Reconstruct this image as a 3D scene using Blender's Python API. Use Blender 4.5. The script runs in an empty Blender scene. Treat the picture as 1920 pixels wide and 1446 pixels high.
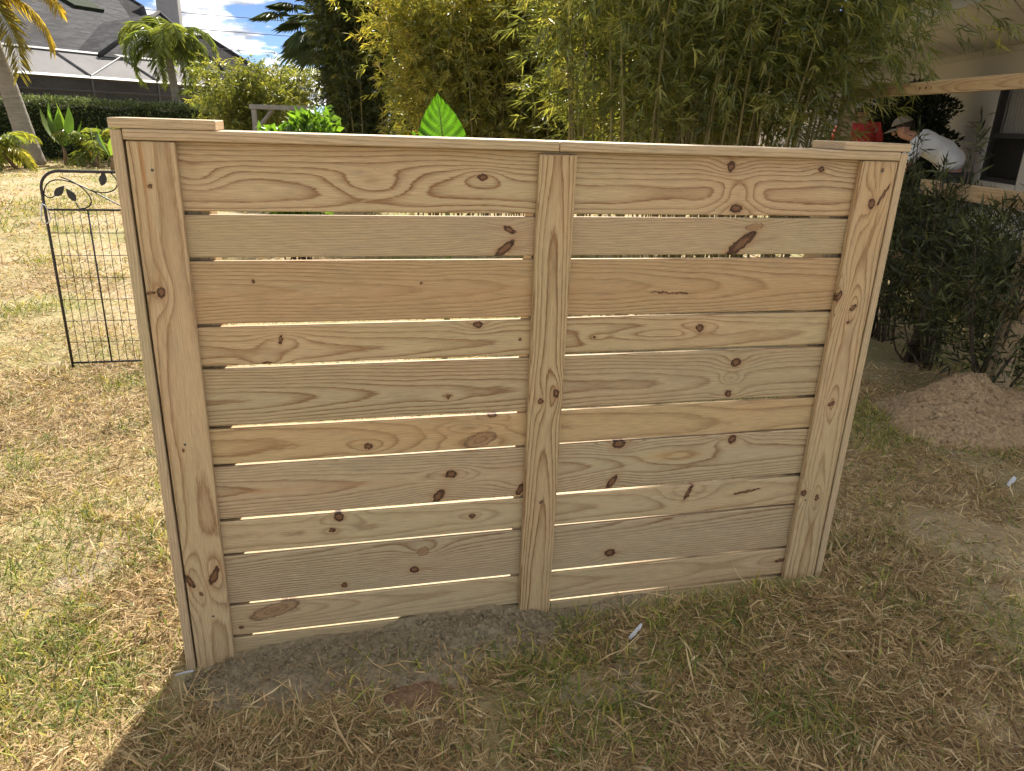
import bpy, bmesh, math, random
import numpy as np
from mathutils import Vector, Matrix
R = math.radians
random.seed(7); rng = np.random.default_rng(11)
scene = bpy.context.scene
C = scene.collection

# ------------------------------------------------------------------ camera, sky, sun, exposure
cam_d = bpy.data.cameras.new('camera'); cam = bpy.data.objects.new('camera', cam_d); C.objects.link(cam)
cam.location = (0.3223, -1.7290, 1.3782)
cam.rotation_euler = (1.22349, -0.03451, -0.22451)
cam_d.sensor_fit = 'HORIZONTAL'; cam_d.sensor_width = 36.0; cam_d.lens = 1374.08/1920*36.0
cam_d.clip_start = 0.05; cam_d.clip_end = 3000
scene.camera = cam

SUN_EL = R(43); SUN_DIR = Vector((0.258*math.cos(SUN_EL), 0.966*math.cos(SUN_EL), math.sin(SUN_EL)))
sun_d = bpy.data.lights.new('sun', 'SUN'); sun_d.energy = 5.0; sun_d.angle = R(0.53); sun_d.color = (1.0, 0.94, 0.84)
sun = bpy.data.objects.new('sun', sun_d); C.objects.link(sun)
sun.rotation_euler = (-SUN_DIR).to_track_quat('-Z', 'Y').to_euler(); sun.location = (10, 40, 40)

world = bpy.data.worlds.new('World'); scene.world = world; world.use_nodes = True
wn = world.node_tree; wn.nodes.clear()
def wnode(t, **k):
    n = wn.nodes.new(t)
    for a, b in k.items(): setattr(n, a, b)
    return n
w_out = wnode('ShaderNodeOutputWorld'); w_bg = wnode('ShaderNodeBackground'); w_bg.inputs[1].default_value = 0.065
sky = wnode('ShaderNodeTexSky', sky_type='NISHITA', sun_disc=False, sun_elevation=SUN_EL, sun_rotation=math.atan2(0.258, 0.966),
            altitude=0, air_density=0.3, dust_density=0.0, ozone_density=1.5)
# cumulus clouds over the whole sky, laid on a flat layer overhead
tc = wnode('ShaderNodeTexCoord'); sep = wnode('ShaderNodeSeparateXYZ'); wn.links.new(tc.outputs['Generated'], sep.inputs[0])
zz = wnode('ShaderNodeMath', operation='MAXIMUM'); wn.links.new(sep.outputs[2], zz.inputs[0]); zz.inputs[1].default_value = 0.0
zc = wnode('ShaderNodeMath', operation='ADD'); wn.links.new(zz.outputs[0], zc.inputs[0]); zc.inputs[1].default_value = 0.22
dv = wnode('ShaderNodeVectorMath', operation='DIVIDE'); cb = wnode('ShaderNodeCombineXYZ')
for i in range(3): wn.links.new(zc.outputs[0], cb.inputs[i])
wn.links.new(tc.outputs['Generated'], dv.inputs[0]); wn.links.new(cb.outputs[0], dv.inputs[1])
mp = wnode('ShaderNodeMapping'); mp.inputs['Location'].default_value = (3.89, 2.43, 7.21); mp.inputs['Scale'].default_value = (1.15, 1.0, 3.2)
wn.links.new(dv.outputs[0], mp.inputs[0])
n1 = wnode('ShaderNodeTexNoise'); n1.inputs['Scale'].default_value = 1.9; n1.inputs['Detail'].default_value = 9; n1.inputs['Roughness'].default_value = 0.56
wn.links.new(mp.outputs[0], n1.inputs['Vector'])
cr = wnode('ShaderNodeValToRGB'); cr.color_ramp.elements[0].position = 0.495; cr.color_ramp.elements[1].position = 0.56
wn.links.new(n1.outputs['Fac'], cr.inputs[0])
n2 = wnode('ShaderNodeTexNoise'); n2.inputs['Scale'].default_value = 6.0; n2.inputs['Detail'].default_value = 6
wn.links.new(mp.outputs[0], n2.inputs['Vector'])
cc = wnode('ShaderNodeValToRGB'); cc.color_ramp.elements[0].position = 0.34; cc.color_ramp.elements[1].position = 0.56
cc.color_ramp.elements[0].color = (3.8, 4.0, 4.5, 1); cc.color_ramp.elements[1].color = (14.0, 13.9, 13.8, 1)
wn.links.new(n2.outputs['Fac'], cc.inputs[0])
mx = wnode('ShaderNodeMix', data_type='RGBA')
wn.links.new(cr.outputs[0], mx.inputs[0]); wn.links.new(sky.outputs[0], mx.inputs[6]); wn.links.new(cc.outputs[0], mx.inputs[7])
wn.links.new(mx.outputs[2], w_bg.inputs[0]); wn.links.new(w_bg.outputs[0], w_out.inputs[0])

scene.view_settings.view_transform = 'Standard'; scene.view_settings.look = 'None'
scene.view_settings.exposure = 1.30; scene.view_settings.gamma = 1.0; scene.view_settings.use_curve_mapping = False
scene.render.engine = 'CYCLES'
world.cycles.sampling_method = 'MANUAL'; world.cycles.sample_map_resolution = 512
scene.cycles.use_adaptive_sampling = True; scene.cycles.adaptive_threshold = 0.03
scene.cycles.max_bounces = 4; scene.cycles.diffuse_bounces = 2; scene.cycles.transmission_bounces = 3; scene.cycles.transparent_max_bounces = 6

# ------------------------------------------------------------------ helpers
def tag(o, label=None, cat=None, group=None, kind=None):
    if label: o['label'] = label
    if cat: o['category'] = cat
    if group: o['group'] = group
    if kind: o['kind'] = kind
    return o
def link(o, parent=None):
    C.objects.link(o)
    if parent is not None: o.parent = parent
    return o
def empty(name, loc=(0, 0, 0), rz=0.0):
    o = bpy.data.objects.new(name, None); C.objects.link(o); o.location = loc; o.rotation_euler = (0, 0, rz); o.empty_display_size = 0.1
    return o
def obj_bm(name, bm, mat, parent=None, smooth=False):
    me = bpy.data.meshes.new(name); bm.normal_update(); bm.to_mesh(me); bm.free()
    if smooth: me.polygons.foreach_set('use_smooth', [True]*len(me.polygons))
    if mat: me.materials.append(mat)
    return link(bpy.data.objects.new(name, me), parent)
def obj_np(name, V, F, mat, parent=None, col=None, smooth=False):
    """V (n,3), F (m,k) one face size; col (n,3) stored as the attribute tint"""
    me = bpy.data.meshes.new(name); V = np.asarray(V, np.float32); F = np.asarray(F, np.int32)
    m, k = F.shape
    me.vertices.add(len(V)); me.vertices.foreach_set('co', V.ravel())
    me.loops.add(m*k); me.loops.foreach_set('vertex_index', F.ravel())
    me.polygons.add(m); me.polygons.foreach_set('loop_start', np.arange(0, m*k, k, dtype=np.int32))
    if smooth: me.polygons.foreach_set('use_smooth', np.ones(m, bool))
    me.update(calc_edges=True)
    if col is not None:
        a = me.attributes.new('tint', 'FLOAT_COLOR', 'POINT')
        cc_ = np.ones((len(V), 4), np.float32); cc_[:, :3] = col; a.data.foreach_set('color', cc_.ravel())
    if mat: me.materials.append(mat)
    return link(bpy.data.objects.new(name, me), parent)
def add_box(bm, lo, hi, bev=0.0, M=None):
    r = bmesh.ops.create_cube(bm, size=1.0); vs = r['verts']
    c = [(a+b)/2 for a, b in zip(lo, hi)]; s = [b-a for a, b in zip(lo, hi)]
    for v in vs: v.co = Vector((c[0]+v.co.x*s[0], c[1]+v.co.y*s[1], c[2]+v.co.z*s[2]))
    if bev:
        es = list({e for v in vs for e in v.link_edges})
        nv = bmesh.ops.bevel(bm, geom=es, offset=bev, segments=1, affect='EDGES', profile=0.5)['verts']
        vs = list({*nv, *[v for v in vs if v.is_valid]})
    if M is not None:
        for v in vs: v.co = M @ v.co
    return vs
def box(name, lo, hi, mat, parent=None, bev=0.0):
    bm = bmesh.new(); add_box(bm, lo, hi, bev); return obj_bm(name, bm, mat, parent)
def tube_geo(pts, rad, sides=6, cap=True):
    """polyline tube -> verts, quads(list)"""
    pts = [Vector(p) for p in pts]; n = len(pts)
    if not hasattr(rad, '__len__'): rad = [rad]*n
    V = []; F = []; up = Vector((0, 0, 1)); a = None
    for i, p in enumerate(pts):
        t = (pts[min(i+1, n-1)] - pts[max(i-1, 0)]).normalized()
        if a is None:
            a = t.cross(up if abs(t.z) < 0.95 else Vector((1, 0, 0))).normalized()
        else:
            a = (a - t*a.dot(t)).normalized()
        b = t.cross(a)
        for k in range(sides):
            w = 2*math.pi*k/sides; V.append(p + (a*math.cos(w) + b*math.sin(w))*rad[i])
    for i in range(n-1):
        for k in range(sides):
            k2 = (k+1) % sides
            F.append((i*sides+k, i*sides+k2, (i+1)*sides+k2, (i+1)*sides+k))
    if cap:
        F.append(tuple(range(sides-1, -1, -1))); F.append(tuple((n-1)*sides+k for k in range(sides)))
    return V, F
def tube(name, pts, rad, mat, parent=None, sides=6, smooth=True):
    V, F = tube_geo(pts, rad, sides); me = bpy.data.meshes.new(name); me.from_pydata([tuple(v) for v in V], [], F)
    if smooth: me.polygons.foreach_set('use_smooth', [True]*len(me.polygons))
    me.materials.append(mat); return link(bpy.data.objects.new(name, me), parent)
def multi_tube(name, tubes, mat, parent=None, sides=5):
    V = []; F = []
    for pts, rad in tubes:
        v, f = tube_geo(pts, rad, sides); o = len(V); V += [tuple(a) for a in v]; F += [tuple(i+o for i in q) for q in f]
    me = bpy.data.meshes.new(name); me.from_pydata(V, [], F); me.polygons.foreach_set('use_smooth', [True]*len(me.polygons))
    me.materials.append(mat); return link(bpy.data.objects.new(name, me), parent)
def prism(name, poly, z0, z1, mat, parent=None):
    n = len(poly); V = [(x, y, z0) for x, y in poly] + [(x, y, z1) for x, y in poly]
    F = [tuple(range(n-1, -1, -1)), tuple(range(n, 2*n))] + [(i, (i+1) % n, n+(i+1) % n, n+i) for i in range(n)]
    me = bpy.data.meshes.new(name); me.from_pydata(V, [], F); me.materials.append(mat); return link(bpy.data.objects.new(name, me), parent)
def slab(name, quad, th, mat, parent=None):
    """quad: 4 corner points, thickness along its normal (downwards)"""
    q = [Vector(p) for p in quad]; n = (q[1]-q[0]).cross(q[-1]-q[0]).normalized()*th; k = len(q)
    V = [tuple(p) for p in q] + [tuple(p-n) for p in q]
    F = [tuple(range(k)), tuple(range(2*k-1, k-1, -1))] + [(i, k+i, k+(i+1) % k, (i+1) % k) for i in range(k)]
    me = bpy.data.meshes.new(name); me.from_pydata(V, [], F); me.materials.append(mat); return link(bpy.data.objects.new(name, me), parent)

_perm = rng.permutation(4096)
def vnoise(x, y, s=0):
    x = np.asarray(x, float); y = np.asarray(y, float)
    xi = np.floor(x).astype(int); yi = np.floor(y).astype(int); fx = x-xi; fy = y-yi
    fx = fx*fx*(3-2*fx); fy = fy*fy*(3-2*fy)
    h = lambda a, b: _perm[(_perm[(a+s*131) & 4095]+b) & 4095]/4095.0
    return (h(xi, yi)*(1-fx)+h(xi+1, yi)*fx)*(1-fy)+(h(xi, yi+1)*(1-fx)+h(xi+1, yi+1)*fx)*fy
def fbm(x, y, s=0, o=3):
    t = 0; a = 0.5; n = 0
    for i in range(o): t = t + a*vnoise(np.asarray(x)*2**i, np.asarray(y)*2**i, s+i); n += a; a *= 0.5
    return t/n

# ------------------------------------------------------------------ materials
class NT:
    def __init__(s, name):
        s.m = bpy.data.materials.new(name); s.m.use_nodes = True; s.t = s.m.node_tree; s.t.nodes.clear()
        s.out = s.n('ShaderNodeOutputMaterial')
    def n(s, t, **k):
        x = s.t.nodes.new(t)
        for a, b in k.items(): setattr(x, a, b)
        return x
    def l(s, a, b): s.t.links.new(a, b)
    def setin(s, sock, v):
        if hasattr(v, 'is_output') or isinstance(v, bpy.types.NodeSocket): s.l(v, sock)
        else: sock.default_value = v
    def math(s, op, a, b=None, c=None):
        x = s.n('ShaderNodeMath', operation=op)
        for i, v in enumerate((a, b, c)):
            if v is not None: s.setin(x.inputs[i], v)
        return x.outputs[0]
    def noise(s, vec, scale, detail=4, rough=0.55, dist=0.0):
        x = s.n('ShaderNodeTexNoise'); s.l(vec, x.inputs['Vector']); x.inputs['Scale'].default_value = scale
        x.inputs['Detail'].default_value = detail; x.inputs['Roughness'].default_value = rough; x.inputs['Distortion'].default_value = dist
        return x.outputs['Fac']
    def mapping(s, vec, loc=(0, 0, 0), rot=(0, 0, 0), scale=(1, 1, 1), typ='POINT'):
        x = s.n('ShaderNodeMapping', vector_type=typ); s.l(vec, x.inputs[0]); x.inputs['Location'].default_value = loc
        x.inputs['Rotation'].default_value = rot; x.inputs['Scale'].default_value = scale
        return x.outputs[0]
    def ramp(s, fac, stops, interp='LINEAR'):
        x = s.n('ShaderNodeValToRGB'); r = x.color_ramp; r.interpolation = interp; s.l(fac, x.inputs[0])
        while len(r.elements) < len(stops): r.elements.new(0.5)
        for e, (p, c) in zip(r.elements, stops):
            e.position = p; e.color = (c, c, c, 1) if not hasattr(c, '__len__') else (*c, 1)
        return x.outputs[0]
    def mix(s, f, a, b, blend='MIX'):
        x = s.n('ShaderNodeMix', data_type='RGBA', blend_type=blend)
        s.setin(x.inputs[0], f)
        for i, v in ((6, a), (7, b)):
            if isinstance(v, tuple): x.inputs[i].default_value = (*v, 1) if len(v) == 3 else v
            else: s.l(v, x.inputs[i])
        return x.outputs[2]
    def bump(s, h, strength=0.3, dist=0.002):
        x = s.n('ShaderNodeBump'); s.l(h, x.inputs['Height']); x.inputs['Strength'].default_value = strength; x.inputs['Distance'].default_value = dist
        return x.outputs[0]
    def bsdf(s, col, rough=0.7, normal=None, spec=0.3, metal=0.0):
        x = s.n('ShaderNodeBsdfPrincipled'); s.setin(x.inputs['Base Color'], (*col, 1) if isinstance(col, tuple) else col)
        s.setin(x.inputs['Roughness'], rough); x.inputs['Specular IOR Level'].default_value = spec; x.inputs['Metallic'].default_value = metal
        if normal is not None: s.l(normal, x.inputs['Normal'])
        return x.outputs[0]
    def done(s, sh): s.l(sh, s.out.inputs['Surface']); return s.m
    def coord(s, w='Object'): return s.n('ShaderNodeTexCoord').outputs[w]

def mat_noise(name, c1, c2, scale=8, rough=0.8, bump=0.3, stretch=(1, 1, 1), bdist=0.01, spec=0.2, metal=0.0):
    t = NT(name); v = t.mapping(t.coord(), scale=stretch); f = t.noise(v, scale, 6, 0.6)
    g = t.noise(v, scale*5.3, 4, 0.6); f2 = t.math('ADD', t.math('MULTIPLY', f, 0.7), t.math('MULTIPLY', g, 0.3))
    col = t.ramp(f2, [(0.33, c1), (0.67, c2)])
    return t.done(t.bsdf(col, rough, t.bump(f2, bump, bdist), spec, metal))
def mat_leaf(name, rough=0.42, trans=0.45, tcol=(1.25, 1.2, 0.55), spec=0.5):
    t = NT(name); a = t.n('ShaderNodeAttribute', attribute_name='tint').outputs['Color']
    b = t.bsdf(a, rough, None, spec); tr = t.n('ShaderNodeBsdfTranslucent')
    t.l(t.mix(1.0, a, tcol, 'MULTIPLY'), tr.inputs[0])
    m = t.n('ShaderNodeMixShader'); m.inputs[0].default_value = trans; t.l(b, m.inputs[1]); t.l(tr.outputs[0], m.inputs[2])
    return t.done(m.outputs[0])

_pn = [0]
def pine(knots=(), eyes=(), t0=0.07, h=0.05, spacing=0.0075, tilt=0.02, streaks=(), contrast=1.0, warm=0.5, tone=(1, 1, 1)):
    """sawn pine: rings of a trunk whose heart lies t0 across and h below the face; coordinates: x along, y across, z out of the face"""
    _pn[0] += 1; sd = _pn[0]*3.17
    t = NT('pine_%d' % _pn[0]); co = t.coord(); sp = t.n('ShaderNodeSeparateXYZ'); t.l(co, sp.inputs[0]); x, y, z = sp.outputs
    flat = t.n('ShaderNodeCombineXYZ'); t.l(x, flat.inputs[0]); t.l(y, flat.inputs[1]); fl = flat.outputs[0]
    off = t.mapping(co, loc=(sd, sd*0.7, 0))
    lo = t.noise(t.mapping(off, scale=(2.2, 7, 7)), 1.0, 2, 0.5)
    lo2 = t.noise(t.mapping(off, loc=(9, 3, 1), scale=(1.3, 2, 2)), 1.0, 2, 0.5)
    mid = t.noise(t.mapping(off, loc=(4, 4, 4), scale=(9, 45, 45)), 1.0, 3, 0.55)
    ty = t.math('ADD', y, t.math('MULTIPLY', t.math('SUBTRACT', lo, 0.5), 0.03))
    hy = t.math('ADD', t.math('MULTIPLY_ADD', x, tilt, h), t.math('MULTIPLY', t.math('SUBTRACT', lo2, 0.5), 0.03))
    dy = t.math('SUBTRACT', ty, t0); dz = t.math('ADD', hy, z)
    r = t.math('SQRT', t.math('ADD', t.math('MULTIPLY', dy, dy), t.math('MULTIPLY', dz, dz)))
    F = t.math('DIVIDE', r, spacing*0.78)
    F = t.math('ADD', F, t.math('MULTIPLY', mid, 0.35))
    jit = t.n('ShaderNodeTexNoise'); t.l(fl, jit.inputs['Vector']); jit.inputs['Scale'].default_value = 70; jit.inputs['Detail'].default_value = 5; jit.inputs['Roughness'].default_value = 0.7
    jv = t.n('ShaderNodeVectorMath', operation='MULTIPLY_ADD'); t.l(jit.outputs['Color'], jv.inputs[0]); jv.inputs[1].default_value = (0.022, 0.016, 0); jv.inputs[2].default_value = (-0.011, -0.008, 0)
    ja = t.n('ShaderNodeVectorMath', operation='ADD'); t.l(fl, ja.inputs[0]); t.l(jv.outputs[0], ja.inputs[1]); flj = ja.outputs[0]
    dmin = None
    def gauss(loc, sx, sy, ang, amp, F):
        m = t.mapping(fl, loc=(loc[0], loc[1], 0), rot=(0, 0, ang), scale=(sx, sy, 1), typ='TEXTURE')
        d = t.n('ShaderNodeVectorMath', operation='DOT_PRODUCT'); t.l(m, d.inputs[0]); t.l(m, d.inputs[1])
        e = t.math('POWER', 2.718, t.math('MULTIPLY', d.outputs['Value'], -1.0))
        return t.math('MULTIPLY_ADD', e, amp, F), e
    pmin = tmin = None
    for i, kk in enumerate(knots):
        kx, ky, rx, ry, a = kk[:5]
        big = max(rx, ry)
        if big > 0.0055 and min(rx, ry) > 0.004:
            s_ = 1 if i % 2 else -1
            F, _ = gauss((kx, ky), 0.02+2.6*big, 0.006+1.3*min(big, 0.02), 0, 1.9*s_*min(1.3, big/0.012), F)
        m = t.mapping(flj, loc=(kx, ky, 0), rot=(0, 0, R(a)), scale=(rx, ry, 1), typ='TEXTURE')
        d = t.n('ShaderNodeVectorMath', operation='LENGTH'); t.l(m, d.inputs[0]); d = d.outputs['Value']
        if big > 0.006 and min(rx, ry) > 0.004:
            m = t.mapping(flj, loc=(kx+(0.02 if i % 2 else -0.025), ky, 0), rot=(0, 0, R(a*0.3)), scale=(0.035+big*1.6, min(rx, ry)*0.75, 1), typ='TEXTURE')
            td = t.n('ShaderNodeVectorMath', operation='LENGTH'); t.l(m, td.inputs[0]); tmin = td.outputs['Value'] if tmin is None else t.math('MINIMUM', tmin, td.outputs['Value'])
        if len(kk) > 5: pmin = d if pmin is None else t.math('MINIMUM', pmin, d); continue
        dmin = d if dmin is None else t.math('MINIMUM', dmin, d)
    for ex, ey, rx, ry in eyes: F, _ = gauss((ex, ey), rx, ry, 0, 2.6, F)
    fz = t.noise(t.mapping(off, loc=(7, 1, 3), scale=(30, 420, 420)), 1.0, 3, 0.6)
    F = t.math('MULTIPLY_ADD', fz, 0.42, F)
    fr = t.math('FRACT', F)
    ring = t.ramp(fr, [(0.0, 0.15), (0.08, 0.0), (0.50, 0.06), (0.76, 0.42), (0.91, 1.0), (1.0, 0.2)])
    amp = t.math('MULTIPLY', t.math('ADD', t.math('MULTIPLY', t.noise(t.mapping(off, loc=(2, 8, 5), scale=(1.7, 14, 14)), 1.0, 2), 1.55), 0.03), contrast)
    ringv = t.math('MULTIPLY', ring, amp)
    ew = (0.545, 0.405, 0.247); lw = (0.245, 0.128, 0.055)
    ew2 = (0.53, 0.365, 0.195)
    big_n = t.noise(t.mapping(off, loc=(1, 1, 1), scale=(1.1, 9, 9)), 1.0, 3)
    base = t.mix(t.ramp(big_n, [(0.35, 0.0), (0.65, warm)]), ew, ew2)
    gr_n = t.noise(t.mapping(off, loc=(6, 2, 7), scale=(1.6, 3, 3)), 1.0, 3)
    base = t.mix(t.ramp(gr_n, [(0.42, 0.0), (0.62, 0.55)]), base, (0.49, 0.405, 0.235))
    col = t.mix(1.0, t.mix(ringv, base, lw), tone, 'MULTIPLY')
    for (sx, sy, lx, ly, c) in streaks:
        _, e = gauss((sx, sy), lx, ly, 0, 1.0, F)
        brk = t.math('MULTIPLY', e, t.ramp(t.noise(t.mapping(off, scale=(14, 120, 1)), 1.0, 4), [(0.30, 0.25), (0.62, 1.0)]))
        col = t.mix(t.math('MULTIPLY', brk, 0.75), col, c)
    fib = t.noise(t.mapping(off, scale=(18, 520, 520)), 1.0, 4, 0.65)
    col = t.mix(1.0, col, t.ramp(fib, [(0.25, 0.70), (0.75, 1.22)]), 'MULTIPLY')
    # mill marks and handling dirt
    dirt = t.noise(t.mapping(off, loc=(3, 9, 2), scale=(6, 16, 16)), 1.0, 6, 0.7)
    col = t.mix(t.ramp(dirt, [(0.55, 0.0), (0.75, 0.38)]), col, (0.30, 0.235, 0.15))
    spk = t.noise(t.mapping(off, scale=(60, 190, 190)), 1.0, 2, 0.5)
    col = t.mix(t.ramp(spk, [(0.70, 0.0), (0.78, 0.35)]), col, (0.22, 0.14, 0.08))
    if tmin is not None:
        tk = t.math('MULTIPLY', t.ramp(t.math('MULTIPLY', tmin, 0.5), [(0.0, 0.6), (0.5, 0.0)]), t.ramp(t.noise(t.mapping(off, scale=(10, 160, 1)), 1.0, 3), [(0.35, 0.15), (0.65, 1.0)]))
        col = t.mix(tk, col, (0.26, 0.135, 0.055))
    if pmin is not None:
        pr = t.math('SINE', t.math('MULTIPLY', t.math('ADD', pmin, t.math('MULTIPLY', mid, 0.9)), 16.0))
        pc = t.mix(t.ramp(pr, [(0.2, 0.0), (0.9, 1.0)]), (0.33, 0.195, 0.095), (0.20, 0.10, 0.05))
        pn_ = t.math('MULTIPLY', pmin, 0.5)
        col = t.mix(t.ramp(pn_, [(0.0, 0.85), (0.38, 0.7), (0.56, 0.0)]), col, pc)
        col = t.mix(t.ramp(pn_, [(0.40, 0.0), (0.46, 0.75), (0.52, 0.0)]), col, (0.09, 0.045, 0.025))
    if dmin is not None:
        dn = t.math('MULTIPLY', dmin, 0.4)
        halo = t.ramp(dn, [(0.38, 0.55), (0.62, 0.18), (1.0, 0.0)])
        col = t.mix(halo, col, (0.36, 0.19, 0.085))
        kc = t.ramp(dn, [(0.0, (0.17, 0.085, 0.04)), (0.14, (0.20, 0.10, 0.045)), (0.24, (0.075, 0.032, 0.017)), (0.36, (0.035, 0.015, 0.010)), (0.43, (0.18, 0.09, 0.04))])
        km = t.ramp(dn, [(0.38, 1.0), (0.44, 0.0)])
        kn_ = t.noise(t.mapping(fl, scale=(110, 230, 1)), 1.0, 4, 0.7)
        kc = t.mix(t.ramp(kn_, [(0.46, 0.0), (0.70, 0.55)]), kc, (0.27, 0.15, 0.07))
        col = t.mix(km, col, kc)
    hgt = t.math('ADD', t.math('MULTIPLY', ring, 0.5), t.math('MULTIPLY', fib, 0.7))
    return t.done(t.bsdf(col, 0.62, t.bump(hgt, 0.35, 0.0012), 0.28))

M = {}
M['metal'] = mat_noise('black_metal', (0.012, 0.012, 0.013), (0.035, 0.03, 0.028), 60, 0.5, 0.2, bdist=0.001, spec=0.5)
M['steel'] = mat_noise('clip_steel', (0.5, 0.52, 0.55), (0.65, 0.66, 0.68), 40, 0.3, 0.05, metal=0.9)
M['screw'] = mat_noise('screw_head', (0.05, 0.045, 0.04), (0.11, 0.09, 0.07), 200, 0.5, 0.1, spec=0.5)
M['white_plastic'] = mat_noise('litter', (0.36, 0.36, 0.37), (0.5, 0.5, 0.5), 30, 0.4, 0.1)
M['leaf'] = mat_leaf('leaf', 0.33, 0.55, (1.45, 1.3, 0.5)); M['leaf_dull'] = mat_leaf('leaf_dull', 0.55, 0.32, (1.15, 1.15, 0.6), 0.35)
M['grass'] = mat_leaf('grass_blade', 0.6, 0.35, (1.15, 1.1, 0.7), 0.25)
M['big_leaf'] = mat_leaf('broad_leaf', 0.4, 0.55, (1.1, 1.25, 0.40), 0.4)
M['culm'] = mat_noise('bamboo_culm', (0.17, 0.14, 0.055), (0.29, 0.235, 0.10), 6, 0.5, 0.1, (1, 1, 0.4))
M['trunk'] = mat_noise('palm_trunk', (0.20, 0.175, 0.14), (0.36, 0.32, 0.27), 3, 0.9, 0.6, (1, 1, 7), 0.03)
M['stem'] = mat_noise('green_stem', (0.08, 0.12, 0.03), (0.16, 0.2, 0.06), 12, 0.6, 0.1)
M['twig'] = mat_noise('twig_bark', (0.06, 0.045, 0.03), (0.13, 0.10, 0.07), 25, 0.9, 0.4)
M['dead'] = mat_noise('dead_frond', (0.16, 0.10, 0.06), (0.30, 0.21, 0.13), 15, 0.9, 0.4)
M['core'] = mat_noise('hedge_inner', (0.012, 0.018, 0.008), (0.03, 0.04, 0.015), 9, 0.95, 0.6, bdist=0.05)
M['stucco'] = mat_noise('beige_stucco', (0.78, 0.73, 0.68), (0.83, 0.78, 0.73), 24, 0.9, 0.5, bdist=0.006)
M['trim_white'] = mat_noise('painted_trim', (0.66, 0.63, 0.58), (0.72, 0.69, 0.64), 9, 0.6, 0.05)
M['soffit'] = mat_noise('soffit_paint', (0.74, 0.70, 0.65), (0.80, 0.76, 0.71), 5, 0.75, 0.05)
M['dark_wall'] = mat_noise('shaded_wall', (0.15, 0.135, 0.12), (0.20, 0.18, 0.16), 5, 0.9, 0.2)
M['bronze'] = mat_noise('bronze_frame', (0.035, 0.032, 0.03), (0.06, 0.055, 0.05), 20, 0.45, 0.05, spec=0.5)
M['beam_pale'] = mat_noise('pale_beam', (0.08, 0.078, 0.076), (0.12, 0.117, 0.115), 10, 0.5, 0.05)
M['greywood'] = mat_noise('weathered_wood', (0.22, 0.20, 0.17), (0.34, 0.31, 0.27), 14, 0.85, 0.4, (1, 1, 0.3))
M['skin'] = mat_noise('skin', (0.46, 0.24, 0.16), (0.54, 0.30, 0.21), 20, 0.55, 0.05)
M['shirt_white'] = mat_noise('white_cotton', (0.80, 0.81, 0.84), (0.86, 0.87, 0.9), 5, 0.9, 0.5, bdist=0.03)
M['shirt_red'] = mat_noise('red_cotton', (0.42, 0.045, 0.04), (0.55, 0.07, 0.06), 5, 0.9, 0.5, bdist=0.03)
M['cap_tan'] = mat_noise('tan_cap_cloth', (0.20, 0.16, 0.12), (0.28, 0.235, 0.18), 30, 0.9, 0.3)
M['cap_grey'] = mat_noise('grey_cap_cloth', (0.45, 0.47, 0.50), (0.58, 0.60, 0.63), 30, 0.85, 0.3)
M['dark_cloth'] = mat_noise('dark_jeans', (0.025, 0.03, 0.042), (0.05, 0.055, 0.07), 18, 0.9, 0.3)
M['hair'] = mat_noise('dark_hair', (0.03, 0.02, 0.015), (0.06, 0.04, 0.03), 60, 0.7, 0.4)
M['glass_dark'] = mat_noise('dark_lens', (0.01, 0.01, 0.01), (0.02, 0.02, 0.02), 5, 0.15, 0.0, spec=0.6)
M['chimney'] = mat_noise('chimney_stucco', (0.26, 0.25, 0.25), (0.32, 0.31, 0.31), 3, 0.95, 0.3)
M['blind'] = mat_noise('pale_blind', (0.42, 0.41, 0.39), (0.5, 0.49, 0.47), 8, 0.7, 0.1)
M['wire'] = mat_noise('power_cable', (0.03, 0.03, 0.035), (0.05, 0.05, 0.055), 1, 0.6, 0.0)
t = NT('insect_screen'); co = t.coord()
tr = t.n('ShaderNodeBsdfTransparent'); ms = t.n('ShaderNodeMixShader'); ms.inputs[0].default_value = 0.86
t.l(tr.outputs[0], ms.inputs[1]); t.l(t.bsdf(t.ramp(t.noise(co, 1.2, 5), [(0.3, (0.17, 0.16, 0.158)), (0.7, (0.21, 0.20, 0.196))]), 0.9), ms.inputs[2]); M['screen'] = t.done(ms.outputs[0])
t = NT('dark_screen'); co = t.coord()
tr = t.n('ShaderNodeBsdfTransparent'); ms = t.n('ShaderNodeMixShader'); ms.inputs[0].default_value = 0.8
t.l(tr.outputs[0], ms.inputs[1]); t.l(t.bsdf(t.ramp(t.noise(co, 0.7, 4), [(0.3, (0.030, 0.028, 0.027)), (0.7, (0.05, 0.047, 0.045))]), 0.8), ms.inputs[2]); M['screen_dark'] = t.done(ms.outputs[0])
def mat_shingle(name, c1, c2):
    t = NT(name); v = t.coord('UV')
    b = t.n('ShaderNodeTexBrick'); t.l(v, b.inputs['Vector']); b.inputs['Scale'].default_value = 1.0
    b.inputs['Brick Width'].default_value = 0.45; b.inputs['Row Height'].default_value = 0.17; b.inputs['Mortar Size'].default_value = 0.018
    b.inputs['Color1'].default_value = (*c1, 1); b.inputs['Color2'].default_value = (*c2, 1); b.inputs['Mortar'].default_value = (0.02, 0.02, 0.022, 1)
    col = t.mix(1.0, b.outputs['Color'], t.ramp(t.noise(v, 0.9, 8, 0.65), [(0.3, 0.55), (0.7, 1.4)]), 'MULTIPLY')
    return t.done(t.bsdf(col, 0.85, t.bump(b.outputs['Fac'], 0.6, 0.02), 0.08))
M['shingle'] = mat_shingle('grey_shingle', (0.020, 0.0195, 0.023), (0.058, 0.056, 0.061))
M['shingle2'] = mat_shingle('brown_shingle', (0.024, 0.021, 0.021), (0.038, 0.034, 0.033))
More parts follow.
